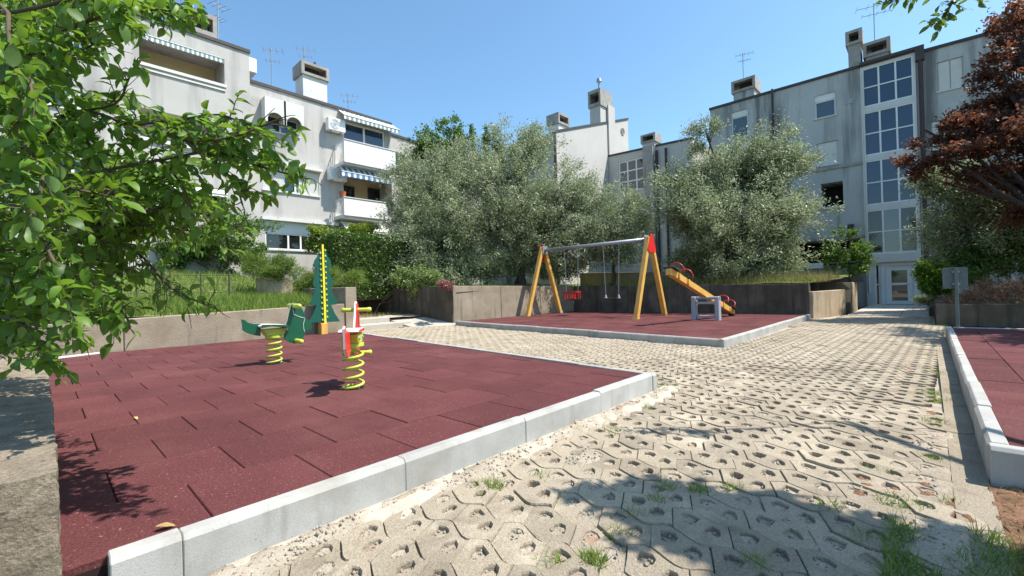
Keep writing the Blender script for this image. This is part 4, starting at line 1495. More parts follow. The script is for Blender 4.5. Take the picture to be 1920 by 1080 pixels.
# chimney breast on the gable face and its head
a, b_ = PG.px(1139, 240), PG.px(1151, 240)
mb = MB()
PG.box(mb, a[0], b_[0], 1.0, zg1 + 0.2, -0.12, -0.003)
mb.build('chimney_breast', M['stucco_c'], hc)
a = PG.px(1136, 176)
wd = abs(PG.px(1122, 200)[0] - PG.px(1150, 200)[0])
chimney(hc, (a[0], YG + 0.5), wd * 0.72, 0.9, zg0, a[1] + 0.2, 1.25, axis='Y', body='stucco_c')
MB().tube([(a[0] - 0.1, YG + 0.5, a[1]), (a[0] - 0.1, YG + 0.5, PG.px(1132, 150)[1]), (a[0] - 0.1, YG + 0.5, PG.px(1132, 148)[1]), (a[0] - 0.1, YG + 0.5, PG.px(1132, 142)[1])], [0.08, 0.08, 0.2, 0.16], 8).build('flue_pipe', M['metal'], hc)
a = PG.px(1071, 215)
chimney(hc, (a[0] + 0.5, YG + 1.5), 1.1, 0.9, zg0 - 0.5, a[1] + 0.45, 0.75, axis='X', body='offwhite')
uu, zz = PG.px(1167, 247)
v = MB()
v.tube([(uu + 0.28 * math.cos(t), YG - 0.02, zz + 0.28 * math.sin(t)) for t in np.linspace(0, 2 * math.pi, 17)], 0.03, 5, cap=False)
for k in range(5):
    h_ = 0.24 - abs(k - 2) * 0.04
    v.box((uu - h_, YG - 0.03, zz - 0.2 + k * 0.1 - 0.02), (uu + h_, YG - 0.004, zz - 0.2 + k * 0.1 + 0.02))
v.build('round_vent', M['conc_roof'], hc)
# link facing the camera: large window grid, pilaster and further bay
XK = 29.3
PK = Plane('X', XK)
hk = thing('link_house', 'low link house with gridded stair window and concrete pilaster between gable and right house', 'building', (XK, 13, 1))
uk0 = YG - 0.02
uk1 = PK.px(1300, 330)[0]
zk0, zk1 = rl_fit((1158, 289), (1246, 270), uk1, uk0, PK)
g1 = PK.span((1160, 304), (1209, 294), (1161, 362), (1211, 354))
g2 = PK.span((1162, 378), (1210, 371), (1163, 440), (1211, 434))
facade(PK, hk, uk1, uk0, 0.5, (zk0, zk1), [g1, g2], M['stucco_c'], back=6)
window(PK, hk, g1, 3, 3, 'white', 'glass', d=0.08, fw=0.09, sill=False)
window(PK, hk, g2, 3, 3, 'white', 'glass', d=0.08, fw=0.09, sill=False)
a, b_ = PK.px(1209, 300), PK.px(1228, 300)
mb = MB()
PK.box(mb, b_[0], a[0], 0.5, PK.px(1218, 276)[1], -0.35, -0.003)
mb.build('pilaster', M['conc_roof'], hk, bevel=0.02)
chimney(hk, (XK + 0.3, (a[0] + b_[0]) / 2), 0.9, abs(a[0] - b_[0]) * 1.2, zk1 - 1.2, PK.px(1218, 252)[1], 0.6, axis='Y')
for x in (1233, 1250):
    uu = PK.px(x, 300)[0]
    MB().tube([PK.w(uu, zk1 - 0.5, -0.12), PK.w(uu, 0.8, -0.12)], 0.08, 8).build('downpipe', M['pipe'], hk)
# ------------------------------------------------------------------ playground equipment
# --- swing frame
SX, SY0, SY1, SZ = 13.9, 6.75, 11.3, 2.74
sw = thing('swing_frame', 'wooden A-frame swing stand with grey crossbar on the far rubber pad', 'swing set', (SX, 9, BZ))
for sy in (SY0, SY1):
    for foot in (12.84, 14.95):
        p, q = Vector((foot, sy, BZ - 0.03)), Vector((SX + (foot - SX) * 0.06, sy, SZ + 0.04))
        MB().bar(p, q, 0.15, 0.15, up=(0, 1, 0)).build('leg', M['wood'], sw, bevel=0.012)
        d_ = (q - p).normalized()
        MB().bar(p - d_ * 0.01, p + d_ * 0.12, 0.162, 0.162, up=(0, 1, 0)).build('steel_shoe', M['grey_paint'] if foot > 14 and sy > 8 else M['wood'], sw)
MB().tube([(SX, SY0 + 0.09, SZ - 0.03), (SX, SY1 - 0.09, SZ - 0.03)], 0.065, 14).build('crossbar', M['metal'], sw, smooth=True)
sgn = {SY0: -1, SY1: 1}
for sy in (SY0, SY1):
    s_ = sgn[sy]
    poly = [(SX - 0.07, SZ + 0.15), (SX + 0.07, SZ + 0.15), (SX + 0.3, SZ - 0.38), (SX + 0.2, SZ - 0.47), (SX - 0.2, SZ - 0.47), (SX - 0.3, SZ - 0.38)]
    MB().prism(poly, 0.02, lambda a, b_, t: (a, sy + s_ * (0.08 + t), b_)).build('gable_cover', M['red'], sw, bevel=0.004)
    MB().box((SX - 0.14, sy - s_ * 0.08, SZ - 0.2), (SX + 0.14, sy - s_ * 0.115, SZ + 0.12)).build('bracket', M['metal'], sw, bevel=0.008)


def chain(parent, p, q):
    p, q = Vector(p), Vector(q)
    n = int((q - p).length / 0.055)
    mb = MB()
    mb.tube([p, q], 0.009, 5)
    d_ = (q - p) / n
    for i in range(n):
        c = p + d_ * (i + 0.5)
        a = 0.011
        if i % 2:
            mb.box(c - Vector((a, 0.004, 0.022)), c + Vector((a, 0.004, 0.022)))
        else:
            mb.box(c - Vector((0.004, a, 0.022)), c + Vector((0.004, a, 0.022)))
    o_ = mb.build('chain', M['metal'], parent)
    return o_


# toddler seat: cage of red bars round a black seat
ty, tz = 9.93, 0.74
t1 = thing('toddler_swing', 'red caged toddler swing seat hanging on chains from the crossbar', 'swing seat', (SX, ty, tz))
for s in (-1, 1):
    chain(t1, (SX, ty + s * 0.27, tz + 0.28), (SX, ty + s * 0.32, SZ - 0.09))
    MB().box((SX - 0.02, ty + s * 0.32 - 0.03, SZ - 0.13), (SX + 0.02, ty + s * 0.32 + 0.03, SZ - 0.085)).build('hanger', M['metal'], t1)
MB().box((SX - 0.16, ty - 0.22, tz - 0.03), (SX + 0.16, ty + 0.22, tz + 0.02)).build('seat', M['black'], t1, bevel=0.02)
for k, zz in enumerate((tz + 0.27,)):
    for a, b_ in (((-.18, -.27), (.18, -.27)), ((.18, -.27), (.18, .27)), ((.18, .27), (-.18, .27)), ((-.18, .27), (-.18, -.27))):
        MB().bar((SX + a[0], ty + a[1], zz), (SX + b_[0], ty + b_[1], zz), 0.035, 0.05).build('rim', M['red_steel'], t1)
for i in range(5):
    for sx in (-1, 1):
        if sx == -1 and i == 2:
            continue
        yy = ty - 0.23 + i * 0.115
        MB().bar((SX + sx * 0.18, yy, tz - 0.01), (SX + sx * 0.18, yy, tz + 0.27), 0.045, 0.03, up=(0, 1, 0)).build('cage_bar', M['red_steel'], t1)
for s in (-1, 1):
    MB().bar((SX, ty + s * 0.27, tz - 0.01), (SX, ty + s * 0.27, tz + 0.27), 0.05, 0.03, up=(1, 0, 0)).build('cage_bar', M['red_steel'], t1)
fy, fz = 8.2, 0.74
t2 = thing('flat_swing', 'flat black swing seat on chains, nearer the red-capped end of the frame', 'swing seat', (SX, fy, fz))
MB().box((SX - 0.1, fy - 0.3, fz - 0.02), (SX + 0.1, fy + 0.3, fz + 0.025)).build('seat', M['black'], t2, bevel=0.015)
for s in (-1, 1):
    chain(t2, (SX, fy + s * 0.26, fz + 0.14), (SX, fy + s * 0.32, SZ - 0.09))
    MB().tube([(SX, fy + s * 0.26, fz + 0.02), (SX, fy + s * 0.26, fz + 0.1), (SX, fy + s * 0.26, fz + 0.15)], [0.06, 0.035, 0.012], 8).build('chain_boot', M['metal'], t2)
    MB().box((SX - 0.02, fy + s * 0.32 - 0.03, SZ - 0.13), (SX + 0.02, fy + s * 0.32 + 0.03, SZ - 0.085)).build('hanger', M['metal'], t2)

# --- seesaw
ss = thing('seesaw', 'yellow wooden seesaw tilted on a grey steel frame with red handles', 'seesaw', (13.2, 4.7, BZ))
lo, hi = Vector((15.35, 4.66, BZ + 0.11)), Vector((11.05, 4.84, 1.5))
dv = (hi - lo).normalized()
nv = Vector((0, 1, 0)).cross(dv)
nv = nv if nv.z > 0 else -nv
MB().bar(lo, hi, 0.15, 0.17).build('beam', M['wood'], ss, bevel=0.01)
MB().bar(hi - dv * 0.02, hi + dv * 0.03, 0.16, 0.18).build('end_cap', M['wood'], ss)
MB().bar(hi + nv * 0.1 - dv * 0.28, hi + nv * 0.1 + dv * 0.06, 0.3, 0.035).build('seat', M['black'], ss, bevel=0.01)
MB().bar(lo + nv * 0.1 + dv * 0.02, lo + nv * 0.1 + dv * 0.34, 0.3, 0.035).build('seat', M['black'], ss, bevel=0.01)
MB().bar(lo - nv * 0.09 - dv * 0.02, lo - nv * 0.09 + dv * 0.14, 0.17, 0.05).build('bump_stop', M['black'], ss)
for base, sg in ((hi, -1), (lo, 1)):
    for off in (0.42, 0.98):
        c = base + dv * (sg * off) + nv * 0.06
        pts = []
        for k in range(15):
            t = math.pi * (k / 14 * 1.3 - 0.15)
            pts.append(c + Vector((0, 1, 0)) * (0.2 * math.cos(t)) + (nv * 0.9 - dv * sg * 0.35).normalized() * (0.1 + 0.2 * math.sin(t)))
        MB().tube(pts, 0.017, 8).build('handle', M['red_steel'], ss, smooth=True)
        MB().bar(c - Vector((0, 0.1, 0)) - nv * 0.05, c + Vector((0, 0.1, 0)) - nv * 0.05, 0.09, 0.14, up=nv).build('handle_clamp', M['wood'], ss)
for s in (-1, 1):
    MB().box((13.1, 4.72 + s * 0.33 - 0.06, BZ - 0.02), (13.3, 4.72 + s * 0.33 + 0.06, 0.8)).build('post', M['grey_paint'], ss, bevel=0.015)
for zz in (BZ + 0.1, 0.62):
    MB().box((13.15, 4.455, zz - 0.035), (13.25, 4.985, zz + 0.035)).build('crossbar', M['grey_paint'], ss, bevel=0.008)
MB().tube([(13.2, 4.32, 0.76), (13.2, 5.12, 0.76)], 0.045, 10).build('pivot', M['metal'], ss)


# --- spring riders
def rider(name, label, loc, rz, shapes, panel, h=0.42):
    """x forward, z up, flat panels in the x-z plane with white core edges"""
    root = thing(name, label, 'spring rider', loc, rz, local=True)
    n, turns, r_ = 110, 5.2, 0.095
    pts = []
    for i in range(n + 1):
        t = i / n
        zz = h * min(1, max(0, (t - 0.08) / 0.84))
        a = 2 * math.pi * turns * t
        pts.append((r_ * math.cos(a), r_ * math.sin(a), 0.015 + zz))
    MB().tube(pts, 0.0135, 8).build('spring', M['lime'], root, smooth=True)
    MB().tube([(0, 0, -0.01), (0, 0, 0.008)], 0.105, 20).build('base_plate', M['black'], root)
    MB().tube([(0, 0, h), (0, 0, h + 0.03)], 0.11, 16).build('top_plate', M['lime'], root)
    hd = MB()
    hd.prism([(-0.11, h + 0.03), (0.11, h + 0.03), (0.16, h + 0.125), (-0.16, h + 0.125)], 0.16, lambda a, b_, t: (a, -0.08 + t, b_))
    hd.build('spring_head', M['lime'], root, bevel=0.01)
    for nm, poly, ys in shapes:
        for y0_ in ys:
            MB().prism(poly, 0.026, lambda a, b_, t: (a, y0_ - 0.013 + t, b_), 0, 1).build(nm, [panel, M['core']], root, bevel=0.003)
    for a in range(4):
        t = math.pi / 4 + a * math.pi / 2
        MB().tube([(0.085 * math.cos(t), 0.085 * math.sin(t), 0.006), (0.085 * math.cos(t), 0.085 * math.sin(t), 0.022)], 0.012, 6).build('bolt', M['metal'], root)
    for a in (-0.1, 0.1):
        MB().tube([(a, -0.082, h + 0.08), (a, -0.092, h + 0.08)], 0.014, 8).build('bolt', M['metal'], root)
    return root, h


# green aeroplane-like rider, its profile read off the photograph's side view
def prof(pts, Y, X0, zb):
    PLN = Plane('Y', Y)
    out = []
    for x, y in pts:
        u, z = PLN.px(420 + x / 4.91, 540 + y / 4.91)
        out.append((u - X0, z - zb))
    return out


gX, gY = 2.21, 6.67
body = prof([(545, 470), (540, 400), (575, 300), (600, 190), (612, 150), (635, 138), (662, 136), (690, 158), (722, 210), (745, 282), (778, 300), (804, 335), (806, 362),
             (780, 388), (738, 402), (728, 440), (718, 472), (690, 502), (640, 510), (590, 498)], gY, gX, PAD_Z)
tail = prof([(150, 288), (180, 290), (215, 318), (260, 328), (330, 326), (335, 352), (330, 442), (262, 432), (205, 412), (162, 386), (160, 330)], gY, gX, PAD_Z)
gr, h = rider('spring_rider', 'green spring rider with tail fin and lime knobs on a lime spring', (gX, gY, PAD_Z), 0.0,
              [('front_panel', body, (-0.02,)), ('tail_panel', tail, (-0.02,))], M['green'], h=0.365)
seat = prof([(300, 352), (320, 334), (420, 332), (540, 334), (566, 352), (572, 392), (560, 392), (548, 360), (400, 350), (312, 366)], gY, gX, PAD_Z)
MB().prism(seat, 0.3, lambda a, b_, t: (a, -0.16 + t, b_), 0, 1).build('seat', [M['green'], M['core']], gr, bevel=0.004)
for (x, y), nm in (((640, 165), 'hand_grip'), ((658, 485), 'foot_rest')):
    (a, b_), = prof([(x, y)], gY, gX, PAD_Z)
    MB().tube([(a, -0.24, b_), (a, -0.21, b_), (a, 0.17, b_), (a, 0.2, b_)], [0.02, 0.034, 0.034, 0.02], 12).build(nm, M['lime'], gr, smooth=True)
# contour groove on the front panel
mb = MB()
for seg in (((625, 190), (632, 240), (680, 262), (735, 278)), ((735, 285), (722, 330), (726, 380), (735, 402))):
    mb.tube([(a, -0.035, b_) for a, b_ in prof(seg, gY, gX, PAD_Z)], 0.0035, 5)
mb.build('contour_line', M['core'], gr)

body = [(0.10, 0.60), (0.09, 0.50), (0.12, 0.33), (0.20, 0.26), (0.30, 0.27), (0.35, 0.36), (0.37, 0.45), (0.45, 0.49), (0.47, 0.54), (0.44, 0.58), (0.38, 0.60), (0.36, 0.72), (0.31, 0.82), (0.25, 0.86), (0.19, 0.83), (0.16, 0.72)]
tail = [(-0.42, 0.62), (-0.38, 0.645), (-0.33, 0.60), (-0.26, 0.585), (-0.17, 0.58), (-0.15, 0.5), (-0.16, 0.38), (-0.24, 0.34), (-0.34, 0.36), (-0.40, 0.43)]
rd, h = rider('spring_rider', 'red spring rider seen from behind with lime handle bars and spring', (2.12, 4.2, PAD_Z), R(53),
              [('front_panel', body, (0.0,)), ('tail_panel', tail, (0.0,))], M['red'])
seat = [(-0.2, 0.575), (-0.18, 0.592), (0.1, 0.592), (0.12, 0.575), (0.1, 0.562), (-0.18, 0.562)]
MB().prism(seat, 0.2, lambda a, b_, t: (a, -0.10 + t, b_), 0, 1).build('seat', [M['red'], M['core']], rd, bevel=0.004)
for a, b_, nm in ((0.27, 0.77, 'hand_grip'), (0.24, 0.32, 'foot_rest')):
    MB().tube([(a, -0.15, b_), (a, -0.135, b_), (a, -0.1, b_), (a, 0.1, b_), (a, 0.135, b_), (a, 0.15, b_)], [0.018, 0.027, 0.021, 0.021, 0.027, 0.018], 12).build(nm, M['lime'], rd, smooth=True)

# --- tree-shaped height board
hb = thing('height_board', 'teal fir-tree height board with yellow measuring rule on a wooden post', 'height board', (4.8, 10.7, PAD_Z))
HP = Plane('Y', 10.66)


def hpx(x, y):
    return HP.px(440 + x / 4.318, 450 + y / 4.318)


outl = [(706, 62), (735, 70), (752, 130), (778, 165), (782, 212), (760, 224), (778, 290), (800, 330), (796, 368), (775, 376), (800, 440), (832, 500), (828, 520), (780, 526), (810, 590), (852, 652), (846, 660),
        (735, 664), (604, 672), (600, 664), (640, 590), (664, 530), (616, 524), (612, 508), (640, 440), (658, 384), (636, 374), (632, 350), (652, 290), (664, 226), (642, 214), (646, 170), (672, 130), (690, 75)]
MB().prism([hpx(*p) for p in outl], 0.03, lambda a, b_, t: (a, 10.66 + t, b_)).build('board', M['teal'], hb, bevel=0.004)
a, b_ = hpx(709, 36), hpx(731, 672)
for k in range(1):
    MB().prism([hpx(702, 36), hpx(716, 36), hpx(740, 672), hpx(722, 672)], 0.02, lambda a_, b2, t: (a_, 10.632 + t, b2)).build('rule', M['yellow'], hb)
for k in range(13):
    yy = 75 + k * 45
    xc = lerp(709, 731, (yy - 36) / 636)
    p, q = hpx(xc, yy), hpx(xc, yy + 14)
    wd = 0.075
    MB().box((p[0] + 0.04, 10.635, q[1]), (p[0] + wd, 10.656, p[1])).build('tick', M['lime'], hb)
    p, q = hpx(xc, yy + 22), hpx(xc, yy + 36)
    MB().box((p[0] - wd, 10.635, q[1]), (p[0] - 0.04, 10.656, p[1])).build('tick', M['lime'], hb)
p = hpx(722, 680)
MB().box((p[0] - 0.075, 10.70, PAD_Z - 0.03), (p[0] + 0.075, 10.83, p[1] + 0.35)).build('post', M['wood'], hb, bevel=0.01)
MB().box((p[0] - 0.08, 10.62, PAD_Z - 0.02), (p[0] + 0.08, 10.697, p[1] + 0.02)).build('post_foot', M['wood'], hb, bevel=0.01)

# --- information sign seen from behind
sg_ = thing('sign', 'grey back of a small sign plate on a steel post behind the right pad', 'sign', (13.0, -0.42, 0))
c = Vector((13.0, -0.42, 0))
MB().tube([c + Vector((0, 0, -0.05)), c + Vector((0, 0, 1.36))], 0.032, 12).build('post', M['sign_back'], sg_, smooth=False)
sv = Vector((0.35, -1, 0)).normalized()
fv = Vector((1, 0.35, 0)).normalized()
pl_ = [(-.2, .94), (-.185, .925), (.185, .925), (.2, .94), (.2, 1.35), (.185, 1.365), (-.185, 1.365), (-.2, 1.35)]
MB().prism(pl_, 0.012, lambda a, b_, t: c + sv * a + fv * (0.045 + t) + Vector((0, 0, b_))).build('plate', M['sign_back'], sg_, bevel=0.003)
for zz in (1.02, 1.27):
    MB().bar(c + sv * -0.06 + fv * 0.02 + Vector((0, 0, zz)), c + sv * 0.06 + fv * 0.02 + Vector((0, 0, zz)), 0.04, 0.03).build('clamp', M['metal'], sg_)

# --- white plank lying at the foot of the left wall
pk = MB().bar((0.12, 10.45, PAD_Z + 0.02), (0.75, 10.75, PAD_Z + 0.02), 0.07, 0.025).build('plank', M['offwhite'])
tag(pk, 'short pale plank lying where the rubber pad meets the low wall', 'plank')
# ------------------------------------------------------------------ vegetation
def unit(a):
    return a / np.maximum(np.linalg.norm(a, axis=-1, keepdims=True), 1e-9)


def rand_dirs(n):
    return unit(rng.normal(size=(n, 3)))


def leaves(name, P, D, Ln, Wd, tint, mt, parent=None, droop=0.0, up_bias=0.0, shape='quad', kind=None):
    """many small leaves: P base points, D directions, Ln / Wd lengths and widths"""
    n = len(P)
    D = unit(D)
    ref = rand_dirs(n)
    ref[:, 2] += up_bias
    S = unit(np.cross(D, unit(ref)))
    Nn = np.cross(S, D)
    Ln = np.broadcast_to(Ln, (n,))[:, None]
    Wd = np.broadcast_to(Wd, (n,))[:, None]
    if shape == 'quad':
        mid = P + D * Ln * 0.5 + Nn * Ln * 0.06
        V = np.stack([P, mid + S * Wd * 0.5, P + D * Ln - Nn * Ln * droop, mid - S * Wd * 0.5], 1).reshape(-1, 3)
        F = np.arange(n * 4).reshape(-1, 4)
        k = 4
        Fs = [F]
    elif shape == 'blade':
        V = np.stack([P - S * Wd * 0.5, P + S * Wd * 0.5, P + D * Ln + Nn * Ln * droop], 1).reshape(-1, 3)
        Fs = [np.arange(n * 3).reshape(-1, 3)]
        k = 3
    else:
        tpl = np.array([(0, 0, 0), (.24, -.36, .05), (.26, 0, -.02), (.24, .36, .05), (.58, -.44, .03), (.6, 0, -.03), (.58, .44, .03), (.84, -.22, -.03), (.86, 0, -.06), (.84, .22, -.03), (1, 0, -.14)])
        V = (P[:, None, :] + D[:, None, :] * Ln[:, None] * tpl[None, :, 0:1] + S[:, None, :] * Wd[:, None] * tpl[None, :, 1:2]
             + Nn[:, None, :] * Ln[:, None] * tpl[None, :, 2:3] * (1 + droop)).reshape(-1, 3)
        k = 11
        t3 = np.array([(0, 1, 2), (0, 2, 3), (7, 10, 8), (8, 10, 9)])
        t4 = np.array([(1, 4, 5, 2), (2, 5, 6, 3), (4, 7, 8, 5), (5, 8, 9, 6)])
        b_ = (np.arange(n) * k)[:, None, None]
        Fs = [(t3[None] + b_).reshape(-1, 3), (t4[None] + b_).reshape(-1, 4)]
    o_ = np_mesh(name, V, Fs, mt, parent, tint=np.repeat(tint, k), smooth=(shape == 'broad'))
    if kind:
        o_['kind'] = kind
    return o_


def wiggle(p, q, n, amp, sag=0.0):
    p, q = Vector(p), Vector(q)
    ln = (q - p).length
    o1, o2 = random.uniform(0, 99), random.uniform(0, 99)
    out = []
    for i in range(n + 1):
        t = i / n
        e = math.sin(math.pi * t)
        v = p.lerp(q, t)
        v += Vector((mnoise.noise((t * 2.3, o1, 0)), mnoise.noise((t * 2.3, o2, 4)), mnoise.noise((t * 2.3, o1, 9)))) * amp * ln * min(1, t * 3)
        v.z += sag * ln * e
        out.append(v)
    return out


def tree(name, label, base, lobes, leaf, trunk_r, n_tips, per_tip, Ln, Wd, spread, bark='bark', fork=0.35, group=None, clump=0.4, cat='tree', shape='quad',
         trunks=1, tlo=0.0, thi=1.0, upb=0.3, limb_r=0.35, hang=0.0, extra=None):
    """tapered trunk and limbs; twig tips fill lobes [(center, (rx, ry, rz)), ...]; leaves sit in sprigs round each tip"""
    base = Vector(base)
    root = thing(name, label, cat, base, group=group)
    tb = MB()
    cen = sum((Vector(c) for c, _ in lobes), Vector()) / len(lobes)
    fk = base.lerp(cen, fork)
    fk.x, fk.y = lerp(base.x, cen.x, fork * 0.6), lerp(base.y, cen.y, fork * 0.6)
    for k in range(trunks):
        b0 = base + Vector((random.uniform(-1, 1), random.uniform(-1, 1), 0)) * (0.25 if trunks > 1 else 0) * trunk_r * 6
        pts = wiggle(b0 - Vector((0, 0, 0.15)), fk + Vector((random.uniform(-1, 1), random.uniform(-1, 1), 0)) * (0.4 if trunks > 1 else 0), 7, 0.10)
        tb.tube(pts, [trunk_r * (1.35 if i == 0 else 1) * (1 - 0.4 * i / 7) for i in range(8)], 9)
    tips, dirs, ctr = [], [], []
    vol = [r_[0] * r_[1] * r_[2] for _, r_ in lobes]
    lw = [v ** 0.72 for v in vol]
    for (c, r_), wgt in zip(lobes, lw):
        c = Vector(c)
        pts = wiggle(fk, c, 6, 0.14, 0.03)
        rr = trunk_r * limb_r * 1.3
        tb.tube(pts, [lerp(rr, rr * 0.35, i / 6) for i in range(7)], 6)
        n = max(4, int(n_tips * wgt / sum(lw)))
        ncl = max(3, n // 13)
        cl = []
        for k in range(ncl):
            d_ = Vector(rand_dirs(1)[0])
            s = 0.35 + 0.65 * random.random() ** 0.55
            cl.append((c + Vector((d_.x * r_[0], d_.y * r_[1], d_.z * r_[2])) * s, random.random()))
        mr = 0.27
        for k in range(n):
            cc, ct = cl[k % ncl]
            g = rng.normal(size=3) * mr
            tp = cc + Vector((g[0] * r_[0], g[1] * r_[1], g[2] * r_[2]))
            a_ = pts[random.choice((3, 4, 5, 6))]
            st = a_.lerp(c, random.random() * 0.5).lerp(cc, 0.25)
            sub = wiggle(st, tp, 4, 0.12, 0.05 - hang)
            if k % 4 == 0:
                tb.tube(sub, [lerp(rr * 0.28, 0.006, i / 4) for i in range(5)], 4, cap=False)
            tips.append((sub[2], tp))
            dirs.append(((tp - c).normalized()))
            ctr.append(ct)
    tb.build('trunk', M[bark], root, smooth=True)
    T0 = np.array([t[0][:] for t in tips])
    T1 = np.array([t[1][:] for t in tips])
    DD = np.array([d_[:] for d_ in dirs])
    idx = np.repeat(np.arange(len(tips)), per_tip)
    n = len(idx)
    t = 1 - (rng.random(n) ** 1.6) * clump
    P = T0[idx] * (1 - t[:, None]) + T1[idx] * t[:, None] + rng.normal(size=(n, 3)) * spread * (0.35 + 0.65 * rng.random((n, 1)))
    D = DD[idx] * 0.7 + rand_dirs(n) * 1.0
    D[:, 2] += 0.15 - hang * 2
    sp_t = np.array(ctr)
    tint = np.clip(tlo + (thi - tlo) * (0.35 * sp_t[idx] + 0.65 * rng.random(n)), 0, 1)
    cr = leaves('crown', P, D, Ln * (0.7 + 0.6 * rng.random(n)), Wd * (0.75 + 0.5 * rng.random(n)), tint, leaf, root, 0.1, upb, shape)
    cr['kind'] = 'stuff'
    return root


def lobe(px, py, depth, rw, rh=None, rd=None):
    """crown lobe centred on a photo point at a given distance; radii in pixels at that distance"""
    k = depth / FPX
    rh = rh or rw
    return (at(px, py, depth), (rw * k, (rd or rw) * k, rh * k))


def foot(px, depth, z):
    p = at(px, 540, depth)
    return (p.x, p.y, z)


# ---- olives
OL = dict(leaf=L['olive'], bark='bark', Ln=0.115, Wd=0.036, spread=0.2, upb=0.2)
tree('olive_tree', 'broad olive at the left of the central group, next to the balconied house', foot(845, 21.5, 1.4),
     [lobe(806, 345, 21, 64, 66), lobe(778, 420, 20.5, 48, 62), lobe(850, 400, 20, 80, 90), lobe(815, 470, 20, 85, 50), lobe(880, 300, 21.5, 55, 45), lobe(762, 480, 20, 36, 42), lobe(810, 512, 19.5, 80, 26), lobe(870, 505, 19.5, 70, 30)],
     trunk_r=0.2, n_tips=1250, per_tip=80, trunks=3, thi=0.95, **OL)
tree('olive_tree', 'tallest olive in the centre, rising behind the left end of the swing', foot(968, 20.6, 1.3),
     [lobe(975, 265, 21.5, 50, 48), lobe(960, 345, 20.8, 92, 70), lobe(1040, 380, 20.8, 85, 75), lobe(930, 425, 20.4, 90, 65), lobe(1030, 455, 20.6, 90, 55), lobe(1095, 420, 20.8, 55, 60), lobe(950, 485, 20.6, 80, 30, 60), lobe(1055, 492, 21, 60, 26, 50), lobe(990, 500, 21, 70, 24, 50)],
     trunk_r=0.24, n_tips=1700, per_tip=84, trunks=2, thi=0.95, **OL)
tree('olive_tree', 'small loose olive standing behind the flat swing seat', foot(1150, 20.3, 1.3),
     [lobe(1150, 420, 20, 55, 55), lobe(1180, 405, 20.4, 38, 42), lobe(1125, 465, 19.6, 48, 38), lobe(1175, 470, 19.8, 40, 35)],
     trunk_r=0.11, n_tips=330, per_tip=76, thi=1.0, fork=0.5, **OL)
tree('olive_tree', 'round silvery olive behind the seesaw, in front of the grey house', foot(1388, 18.6, 1.2),
     [lobe(1385, 315, 18.6, 88, 58), lobe(1310, 345, 18.3, 62, 58), lobe(1440, 345, 18.3, 58, 54), lobe(1380, 415, 17.6, 105, 65), lobe(1295, 430, 18, 58, 55), lobe(1445, 430, 18, 55, 56), lobe(1370, 485, 17.8, 105, 40), lobe(1310, 255, 18.8, 28, 28), lobe(1478, 295, 18.6, 26, 34), lobe(1290, 495, 18.2, 50, 30), lobe(1430, 500, 18.2, 52, 28)],
     trunk_r=0.26, n_tips=1650, per_tip=84, trunks=2, thi=0.95, **OL)
tree('olive_tree', 'olive at the right edge partly hidden by the dark red plum tree', foot(1850, 15.2, 0.45),
     [lobe(1815, 360, 15, 72, 48), lobe(1770, 335, 15.2, 38, 36), lobe(1880, 390, 14.8, 80, 55), lobe(1830, 440, 14.8, 72, 45), lobe(1900, 470, 14.6, 70, 40)],
     trunk_r=0.18, n_tips=700, per_tip=76, thi=0.9, **OL)

# ---- red-leaved plum
tree('plum_tree', 'dark red-leaved plum tree at the right edge above the dry hedge', (15.9, -3.4, 0.4),
     [lobe(px_, py_, dd_, rw_, rh_, rw_) for px_, py_, dd_, rw_, rh_ in (
         (1735, 268, 12.8, 36, 9), (1790, 252, 12.6, 62, 14), (1712, 296, 12.8, 24, 8), (1795, 300, 12.5, 78, 13), (1760, 325, 12.6, 34, 8), (1850, 222, 12.2, 72, 14),
         (1882, 182, 12.2, 60, 16), (1862, 150, 12.4, 48, 9), (1905, 108, 12.2, 45, 14), (1893, 62, 12.4, 32, 14), (1895, 22, 12.4, 28, 12), (1900, 262, 12, 85, 20), (1870, 335, 12.2, 78, 20),
         (1915, 385, 12.2, 50, 22), (1970, 190, 12, 90, 60), (1985, 330, 12, 95, 70), (1980, 60, 12.2, 70, 40), (2080, 260, 12.4, 110, 120))]
     + [((12.2, -2.9, 4.3), (1.2, 1.0, 0.5)), ((13.4, -2.7, 4.5), (1.1, 0.9, 0.5)), ((10.9, -3.1, 4.2), (1.0, 0.9, 0.45)), ((14.7, -2.0, 4.7), (0.8, 0.7, 0.35))],  # unseen crown lobes added out of view to shade the right pad
     L['plum'], 0.16, 1250, 58, 0.1, 0.06, 0.12, bark='bark_dark', fork=0.3, upb=0.8)

# ---- other broad-leaved trees and shrubs
tree('street_tree', 'bright green broad-leaved tree rising behind the left olive', foot(835, 26, 1.8),
     [lobe(835, 262, 26, 48, 36), lobe(800, 290, 26, 35, 26), lobe(868, 285, 26, 34, 28)], L['far'], 0.15, 190, 50, 0.15, 0.085, 0.16, upb=0.7)
tree('sucker_shoots', 'upright leafy shoots poking above the central olives', foot(912, 24, 1.6),
     [lobe(913, 250, 24, 7, 44), lobe(886, 275, 24, 5, 25), lobe(938, 275, 24, 6, 28), lobe(928, 268, 24, 5, 20)], L['far'], 0.07, 90, 34, 0.15, 0.07, 0.06, fork=0.4, cat='tree', upb=0.5)
tree('young_tree', 'small bright sapling in the planter beside the house door', foot(1595, 17.0, 1.0),
     [lobe(1592, 462, 17, 28, 26), lobe(1606, 492, 16.8, 28, 20), lobe(1572, 488, 17, 20, 18), lobe(1590, 440, 17, 15, 13)], L['far'], 0.04, 100, 40, 0.1, 0.055, 0.1, upb=0.7)
